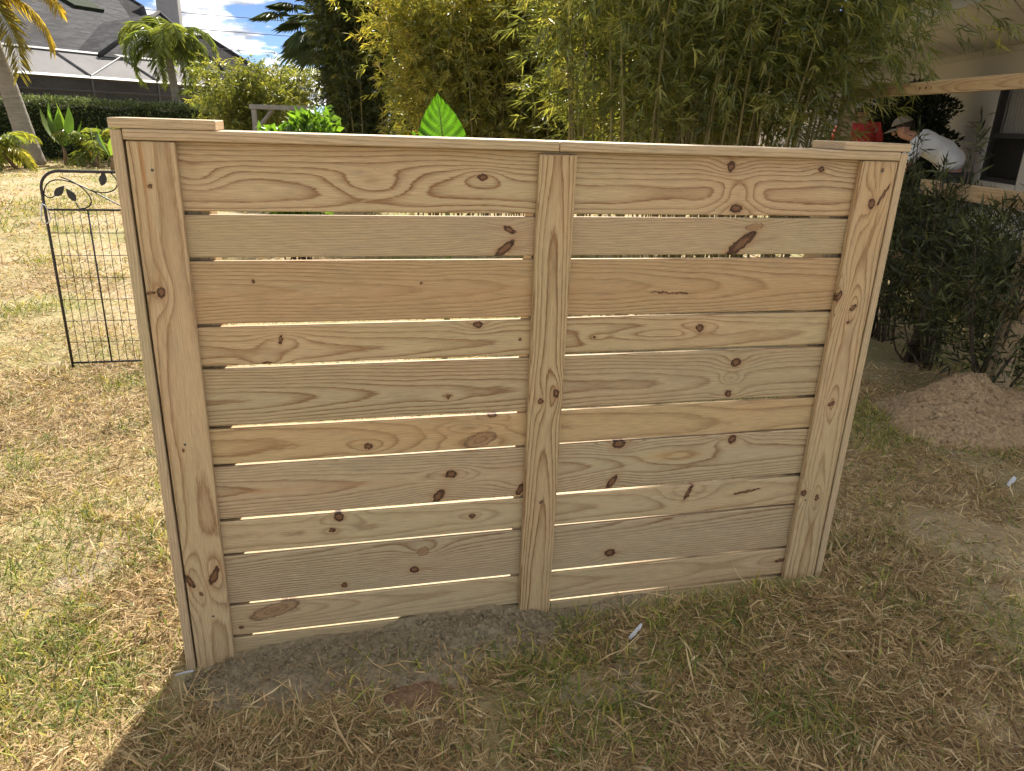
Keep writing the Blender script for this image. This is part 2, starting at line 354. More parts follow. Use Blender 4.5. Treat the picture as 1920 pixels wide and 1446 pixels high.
M['ridge'] = mat_noise('ridge_cap', (0.03, 0.029, 0.03), (0.05, 0.048, 0.048), 6, 0.95, 0.3)

# lawn ground: straw thatch over sandy soil, colour in world metres
t = NT('lawn_ground'); co = t.coord(); a1 = t.noise(co, 0.9, 5); a2 = t.noise(t.mapping(co, loc=(5, 2, 0)), 2.6, 5, 0.6); a3 = t.noise(co, 110, 5, 0.75)
straw = t.mix(t.ramp(a3, [(0.3, 0.0), (0.7, 1.0)]), (0.26, 0.195, 0.11), (0.46, 0.37, 0.22))
green = t.mix(t.ramp(a3, [(0.3, 0.0), (0.7, 1.0)]), (0.10, 0.11, 0.03), (0.25, 0.25, 0.08))
soil = t.mix(t.ramp(a3, [(0.3, 0.0), (0.7, 1.0)]), (0.20, 0.15, 0.10), (0.38, 0.31, 0.23))
col = t.mix(t.ramp(a1, [(0.46, 0.0), (0.62, 0.7)]), straw, green)
col = t.mix(t.ramp(a2, [(0.56, 0.0), (0.66, 0.8)]), col, soil)
M['ground'] = t.done(t.bsdf(col, 0.95, t.bump(a3, 0.6, 0.01), 0.1))
def mat_soil(name, c1, c2, c3):
    t = NT(name); co = t.coord(); a = t.noise(co, 7, 5, 0.6); b = t.noise(co, 55, 5, 0.65); v = t.n('ShaderNodeTexVoronoi'); t.l(co, v.inputs['Vector']); v.inputs['Scale'].default_value = 70
    col = t.mix(t.ramp(a, [(0.35, 0.0), (0.65, 1.0)]), t.mix(t.ramp(b, [(0.3, 0.0), (0.7, 1.0)]), c1, c2), c3)
    col = t.mix(1.0, col, t.ramp(b, [(0.25, 0.7), (0.75, 1.15)]), 'MULTIPLY')
    h = t.math('ADD', b, t.math('MULTIPLY', v.outputs['Distance'], 0.5))
    return t.done(t.bsdf(col, 0.95, t.bump(h, 0.9, 0.012), 0.1))
M['soil'] = mat_soil('sandy_soil', (0.20, 0.158, 0.098), (0.32, 0.26, 0.165), (0.26, 0.208, 0.13))
M['mound'] = mat_soil('mound_soil', (0.22, 0.145, 0.078), (0.48, 0.35, 0.205), (0.36, 0.245, 0.135))

# ------------------------------------------------------------------ ground
FX = [-3, -0.6, -0.2, 0.0, 0.3, 0.6, 0.78, 0.88, 1.2, 1.64, 1.85, 2.6, 4]
FZ = [0.0, -0.02, -0.03, -0.012, 0.012, 0.03, 0.03, 0.012, 0.044, 0.052, 0.05, 0.03, 0.0]
def gh(x, y):
    x = np.asarray(x, float); y = np.asarray(y, float)
    w = np.clip(1-np.abs(y)/0.55, 0, 1); w = w*w*(3-2*w)
    far = np.clip((np.hypot(x-0.3, y+1.7)-1.0)/6, 0, 1)
    return np.interp(x, FX, FZ)*w + (fbm(x*1.1, y*1.1, 3)-0.5)*0.05*far*2 + (fbm(x*7, y*7, 9, 2)-0.5)*0.018
def axis(lo, hi, dense_lo, dense_hi, fine, coarse_n):
    a = np.arange(dense_lo, dense_hi+1e-6, fine)
    l = dense_lo-np.geomspace(fine*1.3, dense_lo-lo, coarse_n)[::-1]; h = dense_hi+np.geomspace(fine*1.3, hi-dense_hi, coarse_n)
    return np.concatenate([l, a, h])
gx = axis(-400, 400, -3, 5, 0.06, 46); gy = axis(-60, 900, -0.8, 4, 0.06, 46)
X, Y = np.meshgrid(gx, gy); Z = gh(X, Y); nx, ny = len(gx), len(gy)
ii = (np.arange(ny-1)[:, None]*nx+np.arange(nx-1)[None]).ravel()
lawn = obj_np('lawn', np.stack([X, Y, Z], -1).reshape(-1, 3), np.stack([ii, ii+1, ii+nx+1, ii+nx], 1), M['ground'], smooth=True)
tag(lawn, 'dry straw coloured lawn with green patches and sandy bare spots', kind='structure')

# loose soil thrown up against the foot of the fence, left of the middle upright
def patch(name, cx, cy, sx, sy, n, hf, mat):
    gx = np.linspace(cx-sx, cx+sx, n); gy = np.linspace(cy-sy, cy+sy, max(8, int(n*sy/sx))); X, Y = np.meshgrid(gx, gy); nx, ny = len(gx), len(gy)
    Z = hf(X, Y); ii = (np.arange(ny-1)[:, None]*nx+np.arange(nx-1)[None]).ravel()
    return obj_np(name, np.stack([X, Y, Z], -1).reshape(-1, 3), np.stack([ii, ii+1, ii+nx+1, ii+nx], 1), mat, smooth=True)
def ridge_h(X, Y):
    top = np.interp(X, [-0.3, -0.13, 0.0, 0.12, 0.35, 0.55, 0.70, 0.80, 0.90, 1.1, 1.35, 1.6, 1.8], [-0.06, -0.03, 0.008, 0.022, 0.036, 0.056, 0.066, 0.052, 0.026, 0.04, 0.03, 0.045, 0.0])
    wid = np.interp(X, [-0.3, 0.0, 0.4, 0.75, 0.95, 1.4, 1.8], [0.10, 0.22, 0.22, 0.19, 0.11, 0.05, 0.04])
    wid = wid*(0.8+0.5*fbm(X*6, Y*0+2, 4, 2))
    d = np.clip(-(Y+0.015)/wid, 0, 2); prof = np.where(Y > -0.015, 1.0, np.clip(1-d, -1, 1)**1)
    prof = np.where(prof > 0, prof**0.8, prof)
    n = (fbm(X*14, Y*14, 5)-0.5)*0.026+(fbm(X*45, Y*45, 8, 2)-0.5)*0.008
    base = gh(X, Y)
    return np.where(prof > 0, base-0.004+(top-base+0.004)*prof+n*np.clip(prof*2, 0, 1), base-0.03)
ridge = patch('soil_ridge', 0.75, -0.12, 1.05, 0.20, 260, ridge_h, M['soil'])
tag(ridge, 'loose grey-brown sandy soil heaped along the foot of the plank fence', kind='structure')
bare = patch('bare_patch', 0.47, -0.255, 0.15, 0.085, 60, lambda X, Y: gh(X, Y)+0.008-0.02*np.hypot((X-0.47)/0.13, (Y+0.255)/0.075)**2+(fbm(X*40, Y*40, 6, 2)-0.5)*0.008, mat_soil('red_soil', (0.17, 0.10, 0.06), (0.28, 0.175, 0.105), (0.22, 0.135, 0.08)))
tag(bare, 'small bare reddish-brown patch of earth in the grass before the fence', kind='structure')
def clods(name, pts, rad, mat, parent=None):
    bm = bmesh.new(); bmesh.ops.create_icosphere(bm, subdivisions=1, radius=1.0)
    bv = np.array([v.co[:] for v in bm.verts]); bf = np.array([[v.index for v in f.verts] for f in bm.faces]); bm.free()
    n = len(pts); nv = len(bv)
    V = bv[None]*(1+0.45*rng.standard_normal((n, nv, 1)).clip(-1.2, 1.2))*np.array(rad)[:, None, None]*rng.uniform(0.6, 1.2, (n, 1, 3))+np.array(pts)[:, None, :]
    F = bf[None]+(np.arange(n)*nv)[:, None, None]
    return obj_np(name, V.reshape(-1, 3), F.reshape(-1, 3), mat, parent)
cx_ = rng.uniform(-0.12, 1.0, 4200); cy_ = -0.022-np.abs(rng.normal(0, 0.085, 4200)); cz_ = ridge_h(cx_, cy_)
cz_ = np.maximum(cz_, gh(cx_, cy_)); cl = clods('soil_clods', np.stack([cx_, cy_, cz_+0.001], 1), np.clip(rng.lognormal(-6.15, 0.6, 4200), 0.0009, 0.010), M['soil'])
tag(cl, 'small crumbs and clods of soil at the foot of the fence', kind='stuff')

MC = (3.50, 1.16)
def mound_h(X, Y):
    u = (X-MC[0])/0.52; v = (Y-MC[1])/0.42; a = np.arctan2(v, u)
    r = np.hypot(u, v)*(1+0.25*(vnoise(a*1.5+5, a*0, 2)-0.5))
    h = 0.26*np.clip(1-r, 0, 1)**0.9+0.06*np.clip(1-np.hypot(u+0.35, v-0.1)*2.2, 0, 1)
    return gh(X, Y)-0.012+h*(0.75+0.5*fbm(X*5, Y*5, 12))+(fbm(X*9, Y*9, 5)-0.5)*0.08*np.clip(1.2-r, 0, 1)+(fbm(X*50, Y*50, 6, 2)-0.5)*0.012*np.clip(1.2-r, 0, 1)-0.03*np.clip(r-1, 0, 1)
md = empty('dirt_mound', (0, 0, 0)); tag(md, 'heap of dug sandy dirt on the grass in front of the dark shrubs', 'dirt mound')
mm = patch('heap', MC[0], MC[1], 0.7, 0.58, 190, mound_h, M['mound']); mm.parent = md
qx = rng.normal(MC[0], 0.27, 1600); qy = rng.normal(MC[1], 0.23, 1600)
c2 = clods('clods', np.stack([qx, qy, np.maximum(mound_h(qx, qy), gh(qx, qy))], 1), np.clip(rng.lognormal(-5.5, 0.6, 1600), 0.0015, 0.022), M['mound'], md); c2['kind'] = 'stuff'

# ------------------------------------------------------------------ grass
CAMP = np.array([0.3223, -1.729])
def blades(name, P, az, el, L, W, bend, col, mat):
    n = len(P); d0 = np.stack([np.cos(az)*np.cos(el), np.sin(az)*np.cos(el), np.sin(el)], 1)
    el2 = el-bend; d1 = np.stack([np.cos(az)*np.cos(el2), np.sin(az)*np.cos(el2), np.sin(el2)], 1)
    roll = rng.normal(0, 0.5, n); s = np.stack([-np.sin(az), np.cos(az), np.zeros(n)], 1)
    upv = np.cross(d0, s); s = s*np.cos(roll)[:, None]+upv*np.sin(roll)[:, None]
    m = P+d0*(L*0.55)[:, None]; tip = m+d1*(L*0.45)[:, None]; hw = (W/2)[:, None]
    V = np.stack([P-s*hw*0.7, P+s*hw*0.7, m+s*hw, m-s*hw, tip], 1)
    V[..., 2] = np.maximum(V[..., 2], (P[:, 2]-0.004)[:, None])
    o = (np.arange(n)*5)[:, None]
    F = np.concatenate([o+np.array([[0, 1, 2]]), o+np.array([[0, 2, 3]]), o+np.array([[3, 2, 4]])], 0)
    return obj_np(name, V.reshape(-1, 3), F, mat, col=np.repeat(col, 5, 0))
def sample(r0, r1, dens):
    a0, a1 = R(-55), R(52); n = int(0.5*(a1-a0)*(r1*r1-r0*r0)*dens)
    r = np.sqrt(rng.uniform(r0*r0, r1*r1, n)); a = rng.uniform(a0, a1, n)+0.2245
    x = CAMP[0]+r*np.sin(a); y = CAMP[1]+r*np.cos(a); k = np.ones(n, bool)
    behind = (y > 0.15)
    ang = np.arctan2(x-CAMP[0], y-CAMP[1]); hid = behind & (ang > -0.15) & (ang < 0.62) & (y < 12)
    k &= ~(hid & (rng.random(n) > 0.35))
    infence = (y > -0.03) & (y < 0.14) & (x > -0.13) & (x < 1.78); k &= ~infence
    soil = (y > -0.22*(0.6+0.8*fbm(x*9, y*9, 21, 2))) & (y < 0) & (x > -0.16) & (x < 0.84); k &= ~(soil & (rng.random(n) > np.where(y < -0.10, 0.22, 0.05)))
    bp = np.hypot((x-0.47)/0.11, (y+0.255)/0.06)*(0.7+0.6*fbm(x*14, y*14, 24, 2)); k &= ~((bp < 1) & (rng.random(n) > 0.12))
    soil2 = (y > -0.07) & (y < 0) & (x > 0.8) & (x < 1.75); k &= ~(soil2 & (rng.random(n) > 0.4))
    md_ = np.hypot((x-MC[0])/0.50, (y-MC[1])/0.40); k &= ~((md_ < 0.8+0.4*fbm(x*8, y*8, 22, 2)) & (rng.random(n) > 0.04))
    bare = fbm(x*1.6+7, y*1.6, 31, 3); k &= ~((bare > 0.60) & (rng.random(n) > 0.35))
    bed = (y > 2.0) & (np.abs((x-3.85)-(y-1.7)*0.21) < 0.5) & (y < 5); k &= ~(bed & (rng.random(n) > 0.15))
    return x[k], y[k], r[k]
STRAW = np.array([[0.53, 0.42, 0.25], [0.42, 0.315, 0.175], [0.60, 0.51, 0.34], [0.29, 0.20, 0.11], [0.47, 0.345, 0.20], [0.37, 0.30, 0.17], [0.22, 0.15, 0.085]])
GREEN = np.array([[0.15, 0.20, 0.04], [0.23, 0.26, 0.055], [0.34, 0.34, 0.075], [0.11, 0.155, 0.04], [0.42, 0.36, 0.085]])
DP, GP = [], []
for r0, r1, dens in ((1.15, 2.7, 24000), (2.7, 4.6, 10500), (4.6, 8, 2900), (8, 14, 800), (14, 27, 190)):
    x, y, r = sample(r0, r1, dens)
    gm = fbm(x*1.7, y*1.7, 41, 3)+0.35*(fbm(x*6, y*6, 45, 2)-0.5)+np.where(x < 0, 0.03, 0.0)+np.where((y < 0.2) & (x > 0.8), 0.03, 0.0)
    pg = np.clip((gm-0.425)*2.4, 0.04, 0.62); isg = rng.random(len(x)) < pg
    for lst, k in ((DP, ~isg), (GP, isg)): lst.append((x[k], y[k], r[k]))
for name, lst, pal, lab in (('dry_grass', DP, STRAW, 'dead straw coloured grass lying over the lawn'), ('green_grass', GP, GREEN, 'living green and yellow-green grass blades in the lawn')):
    x, y, r = [np.concatenate(a) for a in zip(*lst)]; n = len(x); g = name[0] == 'g'
    z = gh(x, y)
    az = rng.uniform(0, 2*np.pi, n) if g else rng.uniform(0, 2*np.pi, n)+0.0
    if not g:   # lying thatch is combed in local directions
        az = 2.5*np.pi*fbm(x*3, y*3, 51, 2)+rng.normal(0, 0.9, n)+np.where(rng.random(n) < 0.5, 0, np.pi)
    el = (np.abs(rng.normal(0.75, 0.35, n)) if g else np.abs(rng.normal(0.10, 0.28, n))).clip(0, 1.4)
    L = rng.lognormal(np.log(0.044 if g else 0.040), 0.45, n)*(1+0.04*np.clip(r-3, 0, 10)); L = L.clip(0.015, 0.16)
    W = np.maximum(rng.choice([0.0016, 0.0024, 0.0034, 0.0052], n, p=[0.3, 0.35, 0.25, 0.10])*rng.uniform(0.8, 1.2, n), r*0.0009)
    c = pal[rng.integers(0, len(pal), n)]*rng.uniform(0.72, 1.25, (n, 1))*(1 if g else np.array([1.08, 1.02, 0.90]))
    P = np.stack([x, y, z+(0 if g else 1)*rng.uniform(0, 0.014, n)], 1)
    o = blades(name, P, az, el, L, W, rng.normal(0.5 if g else 0.15, 0.4, n), c, M['grass'])
    tag(o, lab, 'grass', kind='stuff')

# ------------------------------------------------------------------ the plank fence
FLOOR = -0.10
fence = empty('plank_fence', (0.82, 0.05, 0.0)); tag(fence, 'new pine fence panel of horizontal planks with a cap rail in the foreground', 'fence')
FM = Matrix.Translation((-0.82, -0.05, 0))
def board(name, L, w, th, mat, loc, rot, parent=fence, bev=0.0022):
    """local x along the board, y across it, z out of its face"""
    o = box(name, (0, 0, 0), (L, w, th), mat, None, bev)
    o.parent = parent; o.matrix_parent_inverse = Matrix()
    o.matrix_basis = FM @ Matrix.Translation(loc) @ rot
    return o
HZ = Matrix(((1, 0, 0, 0), (0, 0, -1, 0), (0, 1, 0, 0), (0, 0, 0, 1)))      # x->x, y->z, z->-y
VT = Matrix(((0, -1, 0, 0), (0, 0, -1, 0), (1, 0, 0, 0), (0, 0, 0, 1)))     # x->z, y->-x, z->-y
VS = Matrix(((0, 0, -1, 0), (0, 1, 0, 0), (1, 0, 0, 0), (0, 0, 0, 1)))      # x->z, y->y, z->-x
FL = Matrix(((1, 0, 0, 0), (0, 1, 0, 0), (0, 0, 1, 0), (0, 0, 0, 1)))       # flat cap: x->x, y->y
KN = {
 1: [(0.748,0.0818,0.0125,0.0071,0),(1.375,0.1188,0.0102,0.0141,0),(1.630,0.1176,0.0077,0.0080,0),(1.404,0.0166,0.0164,0.0107,0)],
 2: [(0.815,0.0623,0.0157,0.0076,-25),(0.804,0.0166,0.0329,0.0102,40),(1.464,0.0710,0.0275,0.0083,10,1),(1.433,0.0286,0.0489,0.0139,38)],
 3: [(0.222,0.0978,0.0046,0.0049,0),(0.604,0.0878,0.0038,0.0026,0),(1.246,0.0554,0.0568,0.0021,-3)],
 4: [(0.274,0.0589,0.0048,0.0117,-15),(0.742,0.0826,0.0121,0.0082,0),(0.238,0.0023,0.0108,0.0053,10),(0.852,0.0407,0.0042,0.0042,0),(1.345,0.0578,0.0109,0.0104,0),(1.051,0.0402,0.0058,0.0043,0)],
 5: [(0.670,0.0474,0.0055,0.0058,0),(1.467,0.1090,0.0147,0.0126,20),(1.458,0.0170,0.0099,0.0097,0)],
 6: [(0.466,0.0255,0.0106,0.0089,0),(0.755,0.0242,0.0457,0.0199,15,1),(0.785,0.0905,0.0114,0.0045,0)],
 7: [(0.679,0.0807,0.0157,0.0110,0),(0.645,0.0170,0.0115,0.0240,-35),(0.869,0.0188,0.0091,0.0197,-25),(1.145,0.1359,0.0189,0.0130,0),(1.491,0.1275,0.0119,0.0137,0),(1.134,0.0200,0.0096,0.0237,-35)],
 8: [(0.385,0.0813,0.0122,0.0126,30),(0.366,0.0434,0.0081,0.0064,0),(0.737,0.0511,0.0089,0.0066,0),(1.374,0.0685,0.0068,0.0266,-25),(1.564,0.0557,0.0428,0.0037,8)],
 9: [(0.603,0.1047,0.0175,0.0135,35,1),(0.579,0.0496,0.0117,0.0103,0),(0.390,0.0227,0.0085,0.0085,0),(1.148,0.0400,0.0168,0.0128,0)],
 10: [(0.206,0.0671,0.0681,0.0203,15,1),(0.119,0.0243,0.0067,0.0051,0),(1.726,0.0504,0.0269,0.0061,0)]}
EY = {1: [(0.498,0.0611,0.1004,0.0302),(1.405,0.0587,0.0445,0.0264),(0.119,0.0715,0.0638,0.0276)], 5: [(1.458,0.0628,0.0328,0.0159)], 7: [(1.318,0.0827,0.1488,0.0271)], 4: [(1.236,0.0448,0.1674,0.0177)], 6: [(0.726,0.0610,0.0845,0.0151)]}
HEART = (0.50, 0.30, 0.145)
PB = {1: dict(t0=0.050, h=0.034, spacing=0.0095, tilt=0.004, contrast=1.1), 2: dict(t0=0.16, h=0.03, spacing=0.007, contrast=0.6), 3: dict(t0=0.075, h=0.02, spacing=0.0075, contrast=0.8, streaks=[(0.75, 0.062, 0.9, 0.026, HEART)]),
      4: dict(t0=0.035, h=0.025, spacing=0.0085, contrast=0.9, tilt=0.02), 5: dict(t0=0.06, h=0.022, spacing=0.0085, contrast=1.0), 6: dict(t0=0.04, h=0.07, spacing=0.011, contrast=0.8, streaks=[(0.62, 0.055, 0.10, 0.010, HEART)]),
      7: dict(t0=0.075, h=0.022, spacing=0.0075, contrast=1.0, streaks=[(1.30, 0.088, 0.115, 0.014, (0.56, 0.36, 0.15)), (0.30, 0.070, 0.25, 0.010, HEART), (0.90, 0.080, 0.09, 0.008, HEART)]), 8: dict(t0=0.05, h=0.05, spacing=0.010, contrast=0.7),
      9: dict(t0=0.15, h=0.03, spacing=0.0075, contrast=0.95), 10: dict(t0=0.06, h=0.04, spacing=0.009, contrast=0.6), 11: dict(t0=0.03, h=0.05, spacing=0.009, contrast=0.5)}
XL, XR = -0.0955, 1.7445
top = 1.3130; wd = [0.1432, 0.0924]; gap = 0.0086
for i in range(11):
    w = wd[i % 2]; bot = top-w
    mat = pine(KN.get(i+1, ()), EY.get(i+1, ()), tone=[(1.05, 1.01, .95), (.95, .92, .88), (.96, .86, .74), (1.04, 1.0, .92), (.93, .92, .88), (1.04, .98, .84), (.98, .99, .98), (1.02, 1.03, .98), (.91, .93, .94), (.97, .97, .92), (.9, .9, .85)][i], **PB[i+1])
    o = board('plank', XR-XL, w, 0.019, mat, (XL, 0.019, bot), HZ @ Matrix.Rotation(R([0, .05, -.04, .03, 0, -.05, .07, -.03, .04, .03, 0.02][i]), 4, 'Z'))
    top = bot-gap
VK = {'L': [(1.283-.03,0.0579,0.0044,0.0041,0),(1.027,0.0626,0.0109,0.0087,0),(1.025,0.0845,0.0036,0.0130,20),(0.645,0.0588,0.0042,0.0036,0),(0.283,0.0847,0.0224,0.0076,25),(0.292,0.0254,0.0288,0.0090,-25),(0.240,0.0612,0.0065,0.0051,0)],
 'C': [(0.714,0.0185,0.0135,0.0073,0),(0.695,0.0592,0.0075,0.0073,0),(0.395,0.0443,0.0050,0.0046,0)],
 'R': [(1.289,0.0438,0.0055,0.0048,0),(1.204,0.0558,0.0142,0.0098,0),(1.227,0.0258,0.0310,0.0049,-28),(0.959,0.0996,0.0154,0.0067,-10),(0.925,0.0504,0.0063,0.0120,40),(0.883,0.0580,0.0048,0.0052,0),(0.641,0.0583,0.0069,0.0108,30),(0.354,0.0933,0.0094,0.0093,0),(0.335,0.0460,0.0115,0.0076,0)]}
mL = pine([(a-FLOOR-0.03, b, c, d, e) for a, b, c, d, e in VK['L']], (), t0=0.03, h=0.07, spacing=0.010, contrast=0.9, tilt=0.01, tone=(1.02, .98, .92), streaks=[(1.30-FLOOR-0.06, 0.067, 0.16, 0.0040, (0.42, 0.19, 0.06)), (1.0-FLOOR, 0.06, 0.1, 0.006, (0.40, 0.25, 0.12))])
mC = pine([(a-FLOOR, b, c, d, e) for a, b, c, d, e in VK['C']], (), t0=0.045, h=0.018, spacing=0.0065, contrast=1.3, tone=(.98, .95, .86))
mR = pine([(a-FLOOR, b, c, d, e) for a, b, c, d, e in VK['R']], (), t0=0.05, h=0.03, spacing=0.009, contrast=1.15, warm=0.8, tone=(1.03, .99, .90))
board('upright', 1.312-FLOOR, 0.094, 0.019, mL, (-0.0005, 0.0, FLOOR), VT)
board('upright', 1.3065-FLOOR, 0.091, 0.019, mC, (0.8725, 0.0, FLOOR), VT)
board('upright', 1.312-FLOOR, 0.105, 0.019, mR, (1.7435, 0.0, FLOOR), VT)
# boards on the outer sides of the posts, seen edge on
sideM = [pine((), (), t0=0.02, h=0.06, spacing=0.008, contrast=0.6), pine((), (), t0=0.02, h=0.05, spacing=0.009, contrast=0.6)]
board('side_board', 1.334-FLOOR, 0.135, 0.0215, sideM[0], (-0.0995, -0.021, FLOOR), VS)
board('side_board', 1.334-FLOOR, 0.135, 0.0215, sideM[1], (1.7685, -0.021, FLOOR), VS)
for x0 in (-0.0945, 1.597):
    board('post', 1.312-FLOOR, 0.145, 0.085, pine((), (), t0=0.07, h=0.03, spacing=0.008, contrast=0.8), (x0+0.145, 0.106, FLOOR), VT)
board('upright', 1.30-FLOOR, 0.089, 0.085, pine((), (), t0=0.04, h=0.03, spacing=0.008, contrast=0.8), (0.8715, 0.106, FLOOR), VT)
# cap in two lengths and a short block over each post
capM = [pine((), (), t0=0.05, h=0.05, spacing=0.009, contrast=0.7) for _ in range(4)]
board('cap', 0.8265+0.0975, 0.132, 0.0215, capM[0], (-0.0975, -0.0225, 1.3140), FL)
board('cap', 1.7445-0.8275, 0.132, 0.0215, capM[1], (0.8280, -0.0225, 1.3140), FL)
board('cap_block', 0.204, 0.135, 0.0195, capM[2], (-0.1215, -0.0235, 1.3365), FL @ Matrix.Rotation(R(0.4), 4, 'Z'), bev=0.0015)
board('cap_block', 0.196, 0.138, 0.0195, capM[3], (1.574, -0.0235, 1.3365), FL, bev=0.0015)
def screw(x, z, y=-0.0188, r=0.0038):
    bm = bmesh.new(); bmesh.ops.create_cone(bm, cap_ends=True, segments=10, radius1=r, radius2=r*0.8, depth=0.002)
    o = obj_bm('screw_head', bm, M['screw']); o.parent = fence; o.matrix_basis = FM @ Matrix.Translation((x, y, z)) @ Matrix.Rotation(R(90), 4, 'X')
for x, z in ((-0.050, 1.255), (-0.055, 0.63), (0.832, 0.40), (1.70, 1.287), (1.66, 0.33), (-0.04, 0.14)): screw(x, z)

# ------------------------------------------------------------------ wire garden gate
GO = (-1.150, 2.57, 0.0); gate = empty('wire_gate', GO); tag(gate, 'black wire garden gate with scrolling vine and metal leaves on the lawn', 'gate')
GW = 0.80; r_ = 0.0075
arc = [(0, 0, -0.06), (0, 0, 0.5), (0, 0, 0.955)] + [(0.09-0.09*math.cos(a), 0, 0.965+0.09*math.sin(a)) for a in np.linspace(0.15, math.pi/2, 7)]
arc2 = [(GW-x, y, z) for x, y, z in arc][::-1]
tube('frame', arc + arc2, r_, M['metal'], gate, 8)
tube('bar', [(0, 0, 0.862), (GW, 0, 0.862)], 0.006, M['metal'], gate, 6); tube('bar', [(0, 0, 0.03), (GW, 0, 0.03)], 0.006, M['metal'], gate, 6)
for k in (1, 2, 3): tube('bar', [(GW/4*k, 0, 0.03), (GW/4*k, 0, 0.862)], 0.0045, M['metal'], gate, 6)
for k in range(1, 20):
    if k % 5: tube('wire', [(GW*k/20, 0.004, 0.03), (GW*k/20, 0.004, 0.862)], 0.0017, M['metal'], gate, 4)
for k in range(1, 7): tube('wire', [(0, -0.003, 0.03+0.832*k/7), (GW, -0.003, 0.03+0.832*k/7)], 0.0017, M['metal'], gate, 4)
def bez(P, n=14):
    P = [np.array((p[0], 0, p[1]), float) for p in P]; out = []
    for s in np.linspace(0, 1, n):
        q = [p.copy() for p in P]
        while len(q) > 1: q = [a*(1-s)+b*s for a, b in zip(q, q[1:])]
        out.append(tuple(q[0]))
    return out
def mirror(c): return [(GW-x, y, z) for x, y, z in c]
vines = [bez([(0.005, 0.93), (0.02, 1.05), (0.13, 1.06), (0.30, 0.90), (0.40, 0.868)]), bez([(0.10, 1.025), (0.22, 0.99), (0.27, 0.875), (0.17, 0.868)]),
         bez([(0.17, 0.868), (0.155, 0.868), (0.150, 0.90)], 6), bez([(0.005, 0.98), (-0.005, 0.93), (0.03, 0.91), (0.055, 0.93)], 8),
         bez([(0.22, 0.965), (0.33, 0.92), (0.40, 0.99), (0.335, 1.05)]), bez([(0.335, 1.05), (0.30, 1.065), (0.29, 1.04)], 6), bez([(0.36, 0.985), (0.39, 1.0), (0.42, 0.985)], 6)]
for c in vines + [mirror(v) for v in vines[:4]]: tube('vine', c, 0.0035, M['metal'], gate, 5)
def metal_leaf(x, z, ang, L=0.075, W=0.034):
    pts = [(0, 0)] + [(s, math.sin(math.pi*s**0.8)*0.5) for s in (0.15, 0.35, 0.55, 0.75, 0.9)] + [(1, 0)] + [(s, -math.sin(math.pi*s**0.8)*0.5) for s in (0.9, 0.75, 0.55, 0.35, 0.15)]
    ca, sa = math.cos(R(ang)), math.sin(R(ang)); n = len(pts); V = []
    for yy in (-0.002, 0.002):
        for a, b in pts: V.append((x+a*L*ca-b*W*sa*1.1, yy+0.006*abs(b), z+a*L*sa+b*W*ca*1.1))
    F = [tuple(range(n)), tuple(range(2*n-1, n-1, -1))] + [(i, n+i, n+(i+1) % n, (i+1) % n) for i in range(n)]
    me = bpy.data.meshes.new('metal_leaf'); me.from_pydata(V, [], F); me.materials.append(M['metal']); link(bpy.data.objects.new('metal_leaf', me), gate)
for a in ((0.055, 0.93, 45), (0.150, 0.905, 118), (0.285, 0.985, 75), (0.425, 0.985, -20), (GW-0.055, 0.93, 135), (GW-0.15, 0.905, 62)): metal_leaf(*a)
clip = tube('carabiner_clip', [(0, 0, 0.02), (0.014, 0, 0.005), (0.022, 0, -0.03), (0.024, 0, -0.065), (0.008, 0, -0.082), (-0.012, 0, -0.076), (-0.016, 0, -0.05), (-0.008, 0, -0.01), (0, 0, 0.02)], 0.0035, M['steel'], None, 6)
clip.location = (GO[0]-0.004, GO[1]-0.012, 0.875); clip.rotation_euler = (0, 0, R(20)); tag(clip, 'shiny steel carabiner clipped on the corner of the wire gate', 'carabiner')

# ------------------------------------------------------------------ litter
def scrap(label, loc, rz, pts, th=0.0015, group=None, w=0.012):
    V = []; n = len(pts)
    for i, (a, z) in enumerate(pts):
        ww = w*(0.7+0.5*((i*37) % 5)/5)
        V += [(a, -ww, z), (a, ww, z+0.004), (a, ww, z+0.004+th), (a, -ww, z+th)]
    F = [(0, 1, 2, 3), (4*n-1, 4*n-2, 4*n-3, 4*n-4)]
    for i in range(n-1):
        for k in range(4): F.append((4*i+k, 4*i+4+k, 4*i+4+(k+1) % 4, 4*i+(k+1) % 4))
    me = bpy.data.meshes.new('litter_scrap'); me.from_pydata(V, [], F); me.materials.append(M['white_plastic']); o = link(bpy.data.objects.new('litter_scrap', me)); o.location = loc; o.rotation_euler = (0.2, -0.15, rz)
    tag(o, label, 'litter', group)
scrap('white plastic scrap in the grass in front of the fence', (1.055, -0.185, float(gh(1.055, -0.185))+0.018), R(35), [(0, 0), (0.008, 0.004), (0.02, 0.001), (0.034, 0.007), (0.047, 0.004), (0.058, 0.011)], w=0.0045)
scrap('pale plastic scrap on the grass near the dirt mound', (3.0, 0.47, float(gh(3.0, 0.47))+0.02), R(25), [(0, 0), (0.02, 0.008), (0.04, 0.003), (0.065, 0.012)], w=0.008)
scrap('thin white plastic strip at the left foot of the fence', (-0.135, -0.075, 0.012), R(0), [(0, 0), (0.02, 0.002), (0.045, 0.001)], w=0.0012)

